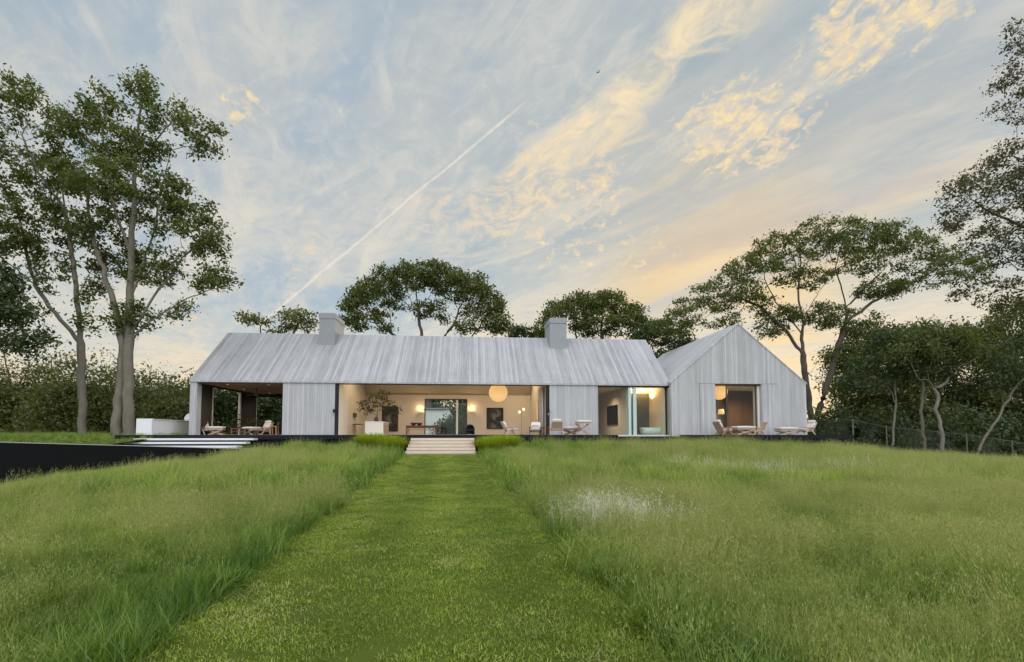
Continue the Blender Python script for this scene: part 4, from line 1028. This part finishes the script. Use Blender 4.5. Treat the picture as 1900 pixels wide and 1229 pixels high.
# ------------------------------------------------------------------ seats and tables
def lounge_chair(label, loc, rz, wood=TEAKL, back=CANE, pillow=False, cush=True, group='timber lounge chairs of the house'):
    """low easy chair facing -Y: two V-legged side frames, sloped cane back, thick white cushions"""
    t = thing('lounge_chair', label, 'chair', loc, rz, group); t.scale = (.90, .90, .76)
    for sx in (-1, 1):
        x = sx * .35
        MB().beam((x, -.36, 0), (x, .02, .52), .045, .06).beam((x, .34, 0), (x, -.06, .52), .045, .06).build('leg', wood, t, bevel=.006)
        MB().beam((x, -.40, .53), (x, .34, .50), .075, .035).build('armrest', wood, t, bevel=.006)
    MB().beam((-.33, -.34, .30), (.33, -.34, .30), .05, .05).beam((-.33, .22, .22), (.33, .22, .22), .05, .05).beam((-.30, -.34, .30), (-.30, .24, .22), .04, .05).beam((.30, -.34, .30), (.30, .24, .22), .04, .05).build('seat_frame', wood, t)
    b = MB()
    b.beam((-.29, .20, .22), (-.29, .52, .86), .045, .045).beam((.29, .20, .22), (.29, .52, .86), .045, .045).beam((-.29, .52, .86), (.29, .52, .86), .05, .045).beam((-.29, .28, .38), (.29, .28, .38), .04, .04)
    bk = b.build('backrest', wood, t, bevel=.005)
    c = MB()
    for k in range(13):
        x = -.26 + k*.0433; c.beam((x, .29, .40), (x, .505, .83), .022, .008)
    for k in range(8):
        f = k/7; c.beam((-.27, .29+.21*f, .41+.41*f), (.27, .29+.21*f, .41+.41*f), .010, .026)
    c.build('cane_panel', back, bk)
    if cush:
        MB().cushion((0, -.06, .36), .60, .60, .13, -.10).build('seat_cushion', FABRIC, t, smooth=True)
        MB().cushion((0, .335, .66), .56, .12, .50, -.44).build('back_cushion', FABRIC, t, smooth=True)
    if pillow:
        MB().cushion((0, .42, .93), .50, .14, .22, -.44).build('head_pillow', FABRIC, t, smooth=True)
    return t
def ottoman(label, loc, rz, wood=TEAKL, w=.6, h=.40, group=None, name='ottoman', cat='ottoman', l=.6):
    t = thing(name, label, cat, loc, rz, group)
    for sy in (-1, 1):
        y = sy*(l/2-.06)
        MB().beam((-w/2+.02, y, 0), (w/2-.04, y, h-.12), .05, .05).beam((w/2-.02, y+.052, 0), (-w/2+.04, y+.052, h-.12), .05, .05).build('cross_leg', wood, t, bevel=.005)
    MB().box(-w/2, w/2, -l/2, l/2, h-.12, h-.07).build('top_frame', wood, t, bevel=.006)
    MB().cushion((0, 0, h), w*1.02, l*1.02, .14).build('cushion', FABRIC, t, smooth=True)
    return t
def low_table(label, loc, rz, w, l, h, wood=TEAK, group=None, shelf=False, apron=False):
    t = thing('low_table', label, 'table', loc, rz, group)
    m = MB()
    for k in range(5): m.box(-w/2, w/2, -l/2 + k*l/5 + .004, -l/2 + (k+1)*l/5 - .004, h-.04, h)
    m.build('top', wood, t, bevel=.004)
    if apron: MB().box(-w/2+.04, w/2-.04, -l/2+.03, -l/2+.055, h-.15, h-.041).box(-w/2+.04, w/2-.04, l/2-.055, l/2-.03, h-.15, h-.041).box(-w/2+.04, -w/2+.065, -l/2+.056, l/2-.056, h-.15, h-.041).box(w/2-.065, w/2-.04, -l/2+.056, l/2-.056, h-.15, h-.041).build('apron', wood, t)
    for sx in (-1, 1):
        for sy in (-1, 1): MB().box(sx*(w/2-.05)-.03, sx*(w/2-.05)+.03, sy*(l/2-.05)-.03, sy*(l/2-.05)+.03, 0, h-.041).build('leg', wood, t)
    if shelf: MB().box(-w/2+.09, w/2-.09, -l/2+.06, l/2-.06, .16, .19).build('shelf', wood, t)
    return t
def Pt(px, Y): v = at(px, HOR, Y); return (v.x, Y, 0)
# on the terrace
lounge_chair('pale timber lounge chair with white lattice back, nearest the steps', Pt(947, 24.3), R(98), TEAKL, CANEW, cush=True)
lounge_chair('dark-legged lounge chair with thick white cushions in front of the white curtain', Pt(994, 25.2), R(-8), TEAKD, CANE)
tray = thing('tray', 'dark round tray on the white cushion of the dark-legged chair', 'tray', (Pt(994, 24.85)[0], 25.02, .44))
MB().lathe([(.14, 0), (.17, .0), (.185, .035), (.175, .035), (.165, .01), (.02, .01)], n=20).build('dish', BLACK, tray)
lounge_chair('timber lounge chair seen from behind with a tan cane back, by the boarded wall', Pt(1032, 24.2), R(176), TEAKL, CANE, pillow=True)
ottoman('wide low white ottoman between the cane-backed chair and the crossed-leg table', Pt(1061, 24.9), R(8), TEAK, .8, .36)
ottoman('crossed-leg timber stool with a white cushion, left of the bedroom window', Pt(1082, 24.2), R(4), TEAKL, .72, .68, name='crossed_leg_stool', cat='stool', l=.5)
lounge_chair('brown lounge chair with a white head pillow at the left of the wing door', Pt(1343, 24.6), R(98), TEAK, CANE, pillow=True)
ottoman('long white cushioned bench in the middle of the wing doorway', Pt(1379, 24.5), R(2), TEAKL, 1.0, .40, name='cushioned_bench', cat='bench')
lounge_chair('tan cane lounge chair turned left at the right of the wing door', Pt(1405, 24.7), R(-96), TEAKL, CANE, cush=False)
ottoman('low white cushioned bench in front of the blank right wall of the wing', Pt(1459, 24.3), R(-3), TEAKL, .95, .34, name='cushioned_bench', cat='bench')
lounge_chair('timber lounge chair with a white head pillow at the right corner of the house', Pt(1495, 24.5), R(-84), TEAKL, CANE, pillow=True)
low_table('small dark low table between the dark-legged chair and the cane-backed chair', Pt(1011, 24.9), R(5), .5, .45, .36, TEAKD)
# in the pavilion
lounge_chair('white cushioned lounge chair by the left pier of the pavilion', Pt(384, 27.0), R(60), TEAKL, CANEW, pillow=True)
ottoman('white cushioned ottoman in the pavilion, beside the left lounge chair', Pt(402, 26.9), R(12), TEAKL, .7, .38)
lounge_chair('big white armchair under the ceiling fan of the pavilion', Pt(487, 27.6), R(-30), TEAKL, CANEW, pillow=True)
ottoman('white ottoman in front of the big pavilion armchair', Pt(467, 27.0), R(-30), TEAKL, .7, .36)
low_table('square reddish timber coffee table in the pavilion', Pt(447, 26.7), 0, .75, .7, .34, TEAKD, shelf=True)
low_table('small timber side table against the right wall of the pavilion', Pt(509, 27.4), 0, .4, .4, .48, TEAK)
def leafy(c, r0, n, seed, mtl, parent, name, off, leaf=.09, per=9, h=.5, spread=.07):
    r = np.random.default_rng(seed); A = np.array(c) + r.normal(0, 1, (n, 3)) * [r0*.5, r0*.4, h*.4] + [0, 0, h*.5]
    P, par = grow([[np.array(c) - [0, 0, .02], np.array(c) + [0, 0, .12]]], A, .09, 2.0, .12, 60, r)
    rad, ch = radii(P, par, .018, .004)
    link('stem', tube_mesh('stem', P - off, par, rad, BARK_D, 4), parent)
    tip = ch == 0
    V, Fq, t = leaves(P[tip] - off, per, spread, leaf, r); link(name, np_mesh(name, V, Fq, mtl, {'tint': t}), parent)
pl = thing('potted_plant', 'bushy dark plant in a low pot behind the pavilion coffee table', 'plant', Pt(455, 28.5))
MB().lathe([(.16, 0), (.22, .02), (.27, .26), (.24, .26), (.2, .2)], n=20).build('pot', BRONZE, pl)
leafy(np.array(pl.location) + [0, 0, .24], .9, 130, 5, L_RUST, pl, 'leaves', np.array(pl.location), h=.7)
fan = thing('ceiling_fan', 'dark three-bladed ceiling fan hanging in the pavilion', 'ceiling fan', (X(474, 29.0), 29.0, wt-.031))
MB().lathe([(.07, 0), (.07, -.04), (.02, -.06), (.02, -.30), (.05, -.31)], n=16).build('rod', BRONZE, fan)
MB().lathe([(.06, -.305), (.13, -.32), (.13, -.42), (.05, -.45)], n=18).build('motor', BRONZE, fan)
for k in range(3):
    a = 2.1*k + .35
    MB().beam((.12*math.cos(a), .12*math.sin(a), -.38), (.85*math.cos(a), .85*math.sin(a), -.39), .14, .012).build('blade', WALNUT, fan)
DLG = 'recessed downlights of the pavilion'
def downlight(x, y, z, label, group, energy=0.0, spot=False):
    t = thing('downlight', label, 'ceiling light', (x, y, z), 0, group)
    MB().lathe([(.075, 0), (.075, -.012), (.058, -.012), (.055, 0)], n=20).build('trim_ring', WHITE, t)
    MB().lathe([(.052, .0), (.052, -.006), (.01, -.007)], n=20).build('lamp', BULB, t)
    if energy:
        l_ = bpy.data.lights.new('lamp_light', 'SPOT'); l_.energy = energy; l_.color = (1, .76, .50); l_.spot_size = R(150); l_.spot_blend = .9; l_.shadow_soft_size = .12
        o = bpy.data.objects.new('lamp_light', l_); COL.objects.link(o); o.parent = t; o.location = (0, 0, -.03)
for (px, py, Y, e, lab) in ((419, 711, 26.8, 70, 'round downlight at the front left of the pavilion ceiling'), (496, 711, 26.8, 70, 'round downlight at the front right of the pavilion ceiling'), (450, 721, 29.6, 70, 'round downlight near the middle of the pavilion ceiling, left of the fan'), (499, 736, 32.4, 70, 'round downlight at the back of the pavilion ceiling beyond the fan')):
    downlight(X(px, Y), Y, wt-.032, lab, DLG, e)

# ------------------------------------------------------------------ living room
isl = thing('kitchen_island', 'white box-shaped island with a tan side in the living room', 'island', (X(694, 27.5), 27.5, 0))
il = isl.location; ia, ib = X(677, 27.5), X(711, 27.5)
MB().box(ia, ib, 27.5, 29.3, 0, .69).build('body', PLASTER_W, isl, il)
MB().box(ia-.02, ib+.02, 27.48, 29.32, .692, .735).build('worktop', WHITE, isl, il, bevel=.005)
MB().box(ib+.001, ib+.012, 27.55, 29.25, .04, .66).build('side_panel', TEAKL, isl, il)
vs = thing('branch_vase', 'dark vase of tall leafy branches standing on the white island', 'vase', (X(698, 28.3), 28.3, .736))
vl = np.array(vs.location)
MB().lathe([(.07, 0), (.12, .05), (.13, .16), (.07, .26), (.08, .29), (.06, .28)], n=20).build('pot', BRONZE, vs)
r_b = np.random.default_rng(31)
A = np.concatenate([lobes([(690, 752, 22, 20), (706, 735, 14, 12), (722, 757, 18, 14), (712, 748, 20, 14), (676, 760, 12, 10), (738, 764, 8, 8)], 28.3, 190, r_b, .2, -.9, .6)])
P, par = grow([[vl + [0, 0, .1], vl + [.02, 0, .35]]], A, .10, 3.0, .14, 80, r_b); rad, ch = radii(P, par, .02, .005)
link('branch', tube_mesh('branch', P - vl, par, rad, BARK_D, 5), vs)
V, Fq, t_ = leaves(P[ch == 0] - vl, 20, .10, .12, r_b); link('leaves', np_mesh('leaves', V, Fq, L_RUST, {'tint': t_}), vs)

def picture(label, px0, px1, py0, py1, seed, frame, name='framed_picture'):
    Y = BW - .045; a, b = at(px0, py1, Y), at(px1, py0, Y)
    t = thing(name, label, 'picture', ((a.x+b.x)/2, Y, a.z)); o = t.location
    MB().box(a.x, a.x+.04, Y, Y+.04, a.z, b.z).box(b.x-.04, b.x, Y, Y+.04, a.z, b.z).box(a.x+.04, b.x-.04, Y, Y+.04, a.z, a.z+.04).box(a.x+.04, b.x-.04, Y, Y+.04, b.z-.04, b.z).build('frame', frame, t, o)
    m = bpy.data.materials.new('picture_face'); m.use_nodes = True; g = G(m.node_tree); bs = g.n['Principled BSDF']
    co = g.new('ShaderNodeTexCoord').outputs['Object']; n_ = g.noise(g.vm('ADD', co, (seed, 0, seed)), 1.5, 5, .6, .8)
    xx = g.xyz(co)[0]
    f = g.m('MULTIPLY', g.step(n_, .50, .68), g.step(g.m('ABSOLUTE', g.m('ADD', xx, -.05)), .55, .1))
    g.l.new(g.mix(f, (.012, .011, .011), (.17, .15, .13)), bs.inputs['Base Color']); bs.inputs['Roughness'].default_value = .5
    MB().box(a.x+.041, b.x-.041, Y+.012, Y+.035, a.z+.041, b.z-.041).build('canvas', m, t, o)
picture('large dark painting in a brown frame behind the leafy branches', 708, 739, 754, 801, 3.0, WALNUT)
picture('square black picture with a pale grey figure, right of the garden door', 903, 934, 757, 796, 9.0, BLACK)

def sconce(label, px, py, Y, group, e):
    c = at(px, py, Y); t = thing('wall_sconce', label, 'wall lamp', tuple(c), 0, group)
    MB().box(-.03, .03, -.03, .06, -.1, .02).build('wall_bracket', BRONZE, t)
    prof = [(.01, -.10), (.08, -.085), (.135, -.03), (.15, .03), (.14, .03), (.125, -.02), (.07, -.07), (.01, -.085)]
    MB().lathe(prof, (0, -.16, 0), 20).build('bowl_shade', mat('sconce_bowl', (.8, .65, .45), .8, .1, emit=(1, .60, .28), estr=1.15), t, smooth=True)
    MB().ball((0, -.16, .0), .05, 12, 8).build('bulb', BULB, t)
    l_ = bpy.data.lights.new('lamp_light', 'POINT'); l_.energy = e; l_.color = (1, .68, .38); l_.shadow_soft_size = .07
    o = bpy.data.objects.new('lamp_light', l_); COL.objects.link(o); o.parent = t; o.location = (0, -.16, .16)
SG = 'bowl sconces beside the garden door'
sconce('glowing bowl sconce on the left of the garden door', 780, 763, BW-.06, SG, 9)
sconce('glowing bowl sconce on the right of the garden door', 875, 762, BW-.06, SG, 9)
def globe(label, px, py, rpx, Y, ceil_z, e, half=None):
    c = at(px, py, Y); r0 = rpx * (at(px+1, py, Y) - c).length
    t = thing('paper_lantern', label, 'pendant lamp', tuple(c), 0, 'round paper lanterns')
    prof = []
    for i in range(49):
        a = math.pi * i/48; k = r0 * (1 + (.006 if i % 2 else -.006)); prof.append((max(k*math.sin(a), .03), -k*math.cos(a)))
    MB().lathe(prof, n=40).build('paper_shade', LANTERN, t, smooth=True)
    MB().tube([(0, 0, r0*.99), (0, 0, ceil_z - c.z)], .008, 6).build('cord', BLACK, t)
    l_ = bpy.data.lights.new('lamp_light', 'POINT'); l_.energy = e; l_.color = (1, .66, .36); l_.shadow_soft_size = r0*1.02
    o = bpy.data.objects.new('lamp_light', l_); COL.objects.link(o); o.parent = t; o.location = (0, 0, 0)
    return t
globe('big round glowing paper lantern hanging in the living room', 924.5, 728.8, 17.2, 28.2, 4.35, 60)
for (px, Y, lab) in ((690, 28.6, 'unseen ceiling spot added above the white island'), (820, 30.2, 'unseen ceiling spot added above the dining table'), (960, 31.0, 'unseen ceiling spot added above the floor lamp')):
    zc_ = HE + .03 + (HR-.26-HE-.03) / (RD-D-.25) * ((Y - D - .25) if Y < RD else (2*RD - Y - D - .25)) - .02
    downlight(X(px, Y), Y, zc_ + .0, lab, 'unseen ceiling spots added to brighten the living room', 480)  # spots added out of sight above the header to brighten the room
fl_ = thing('floor_lamp', 'slim floor lamp with two small glowing globes near the back wall', 'floor lamp', (X(968, 32.4), 32.4, 0))
ga, gb_ = at(964, 765, 32.4) - fl_.location, at(971.5, 760, 32.4) - fl_.location
MB().lathe([(.15, 0), (.15, .02), (.02, .03)], n=20).build('base', BRONZE, fl_)
MB().tube([(0, 0, .02), (0, 0, gb_.z+.05)], .012, 8).tube([(0, 0, ga.z-.03), (ga.x, 0, ga.z)], .008, 6).tube([(0, 0, gb_.z+.03), (gb_.x, 0, gb_.z)], .008, 6).build('stem', BRONZE, fl_)
for q in (ga, gb_): MB().ball(q, .085, 16, 10).build('globe', BULB, fl_, smooth=True)
wl_ = thing('wall_light', 'slim upright glowing wall light beside the white curtain', 'wall lamp', (xb+.005, 29.5, .9))
MB().box(-.03, .012, -.05, .05, 0, 1.15).build('backplate', BRONZE, wl_)
MB().box(-.06, -.031, -.035, .035, .03, 1.12).build('diffuser', mat('warm_diffuser', (.8, .6, .4), .6, .1, emit=(1, .55, .2), estr=.9), wl_)
cu = thing('curtain', 'white curtain drawn back at the right end of the living room opening', 'curtain', (xb-.02, 26.9, 0))
V_ = []; nn = 40
for k in range(nn + 1):
    y = k/nn * 1.5; x = -.07 + .05*math.sin(k*1.7)
    V_ += [(x, y, .02), (x*.9, y, wt-.02)]
m_ = MB().add(V_, [(2*k, 2*k+2, 2*k+3, 2*k+1) for k in range(nn)]); o = m_.build('cloth', FABRIC, cu, smooth=True)
sd = o.modifiers.new('thick', 'SOLIDIFY'); sd.thickness = .006
low_table('reddish timber dining table in front of the garden door', Pt(786, 29.6), 0, 2.05, .85, .55, TEAKD, apron=True)
bn = thing('dining_bench', 'pale timber bench standing in front of the dining table', 'bench', Pt(782, 28.7))
MB().box(-.85, .85, -.16, .16, .27, .31).build('seat', TEAK, bn, bevel=.006)
for sx in (-.75, .75): MB().beam((sx, -.14, 0), (sx*.93, 0, .27), .05, .06).beam((sx, .14, 0), (sx*.93, 0, .27), .05, .06).build('leg', TEAKL, bn)
for i, (px, lab) in enumerate(((767, 'left dark red bowl on the dining table'), (778, 'right dark red bowl on the dining table'))):
    b = thing('bowl', lab, 'bowl', (X(px, 29.5), 29.5, .551), 0, 'dark red bowls on the dining table')
    MB().lathe([(.06, 0), (.08, .0), (.17, .10), (.18, .17), (.165, .17), (.15, .10), (.05, .02)], n=22).build('vessel', mat('red_glaze', (.10, .03, .022), .4, .4), b, smooth=True)
tc = thing('tub_chair', 'black round-backed tub chair at the right of the garden door', 'chair', Pt(870, 28.4), R(15))
prof = [(.28*math.cos(a), .32 + .28*math.sin(a)) for a in np.linspace(math.pi, 0, 18)]
MB().prism_y([(-.28, .02)] + prof + [(.28, .02), (.22, .02)] + [(.22*math.cos(a), .32 + .22*math.sin(a)) for a in np.linspace(0, math.pi, 18)] + [(-.22, .02)], -.26, .22).build('shell', mat('black_leather', (.012, .012, .014), .45, .4), tc)
MB().box(-.215, .215, .18, .215, .03, .52).build('backrest', mat('dark_blue_leather', (.02, .02, .03), .5, .4), tc)
MB().cushion((0, -.03, .27), .42, .42, .14).build('seat_cushion', mat('dark_cloth', (.03, .03, .045), .9, .1), tc, smooth=True)
sb = thing('bar_shelf', 'small dark wall shelf in the left alcove of the living room', 'shelf', (xa-.03, 29.9, .0))
MB().box(-.03, .42, -.4, .4, .60, .64).build('board', WALNUT, sb); MB().box(.0, .04, -.35, .35, 1.05, 1.3).build('rack', BRONZE, sb)
for (px, lab) in ((619.5, 'black cylinder lamp on the boarded wall left of the living room'), (1018.2, 'black cylinder lamp on the boarded wall right of the living room')):
    c = at(px, 765, D-.09); t = thing('outdoor_sconce', lab, 'wall lamp', tuple(c), 0, 'black cylinder lamps outside the living room')
    MB().lathe([(.02, -.02), (.05, -.02), (.05, .16), (.02, .16)], n=16).build('shade', BLACK, t); MB().box(-.035, .035, .04, .088, -.16, .14).build('wall_bracket', STUCCO, t)
# bedroom and bathroom
tv = thing('television', 'black flat television on the warm bedroom wall', 'television', (xp-.02, 29.0, .6))
MB().box(-.045, -.001, -1.05, 1.05, .0, 1.18).build('case', BLACK, tv, bevel=.01); MB().box(-.05, -.0455, -1.02, 1.02, .03, 1.15).build('screen', SCREEN_OFF, tv)
downlight(X(1108, 28.5), 28.5, wt-.021, 'recessed light added in the bedroom ceiling to warm the room', 'recessed lights of the right-hand rooms', 300)  # added lamp, warms and brightens the bedroom wall
tb = thing('bathtub', 'white freestanding bathtub in front of the dark bathroom wall', 'bathtub', (X(1209, 27.3), 27.3, 0))
ring = lambda k, w, d, z: [(w*math.copysign(abs(math.cos(a))**.6, math.cos(a)), d*math.copysign(abs(math.sin(a))**.6, math.sin(a)), z) for a in np.linspace(0, 2*math.pi, 32, endpoint=False)]
vv = []; lv = [(.60, .33, 0), (.65, .37, .2), (.68, .40, .40), (.66, .38, .41), (.62, .34, .38), (.55, .28, .1)]
for k, (w_, d_, z_) in enumerate(lv): vv += ring(k, w_, d_, z_)
ff = [(k*32+i, k*32+(i+1) % 32, (k+1)*32+(i+1) % 32, (k+1)*32+i) for k in range(len(lv)-1) for i in range(32)] + [tuple(range(31, -1, -1)), tuple((len(lv)-1)*32+i for i in range(32))]
MB().add(vv, ff).build('shell', CERAMIC, tb, smooth=True)
MB().tube([(.45, .36, 0), (.45, .36, .62), (.42, .2, .66), (.42, .12, .60)], .014, 8).build('tap', BLACK, tb)
bs_ = thing('bath_stool', 'small black stool with a bottle beside the bathtub', 'stool', (X(1234, 26.9), 26.9, 0))
MB().lathe([(.11, .18), (.11, .21), (.01, .212)], n=16).build('seat', BLACK, bs_)
for k in range(3): MB().tube([(.11*math.cos(2.1*k), .11*math.sin(2.1*k), 0), (.07*math.cos(2.1*k), .07*math.sin(2.1*k), .18)], .012, 6).build('leg', BLACK, bs_)
MB().lathe([(.04, .213), (.045, .33), (.015, .38), (.015, .42), (.005, .42)], n=12).build('bottle', BRONZE, bs_)
sp_ = thing('strip_light', 'warm linear light glowing along the bathroom ceiling', 'ceiling light', ((xp+XR)/2, 28.4, wt-.022))
MB().box(-1.1, 1.05, -.05, .05, -.03, 0).build('channel', WHITE, sp_)
MB().box(-1.08, 1.03, -.04, .04, -.038, -.031).build('diffuser', BULB, sp_)
la = bpy.data.lights.new('lamp_light', 'AREA'); la.shape = 'RECTANGLE'; la.size = 2.1; la.size_y = .1; la.energy = 120; la.color = (1, .62, .26)
o = bpy.data.objects.new('lamp_light', la); COL.objects.link(o); o.parent = sp_; o.location = (0, -.0, -.05); o.rotation_euler = (R(180), 0, 0); o.location = (0, -.3, -.5)
# wing room
globe('smaller glowing paper lantern behind the wing door', 1334, 727, 14.5, 27.2, WE-.15, 30)
lam = thing('table_lamp', 'glowing lamp on a tall stand at the left of the wing room', 'table lamp', (X(1339, 28.2), 28.2, 0))
MB().lathe([(.14, 0), (.14, .02), (.015, .03), (.015, 1.25), (.03, 1.26)], n=16).build('stand', BRONZE, lam)
MB().lathe([(.13, 1.24), (.19, 1.25), (.15, 1.55), (.10, 1.55)], n=20).build('lamp_shade', mat('lit_shade', (.8, .6, .4), .8, .1, emit=(1, .66, .3), estr=.62), lam, smooth=True)
downlight(X(1385, 28.0), 28.0, WE-.151, 'recessed light in the ceiling of the wing room', 'recessed lights of the right-hand rooms', 500)

# small bird high over the house
bd = thing('bird', 'small dark bird flying high above the house', 'bird', tuple(at(1110, 135, 48)), R(30)); bd.scale = (.5, .5, .5)
MB().ball((0, 0, 0), .09, 12, 8, (2.6, .9, .8)).build('body', BLACK, bd, smooth=True)
for s_ in (-1, 1):
    MB().add([(.12, s_*.03, .03), (-.08, s_*.03, .03), (-.14, s_*.34, .16), (.03, s_*.30, .17), (-.16, s_*.62, .10)], [(0, 1, 2, 3), (3, 2, 4)]).build('wing', BLACK, bd).modifiers.new('thick', 'SOLIDIFY').thickness = .012
MB().add([(-.2, -.02, 0), (-.2, .02, 0), (-.40, .07, .01), (-.40, -.07, .01)], [(0, 1, 2, 3)]).build('tail', BLACK, bd).modifiers.new('thick', 'SOLIDIFY').thickness = .012
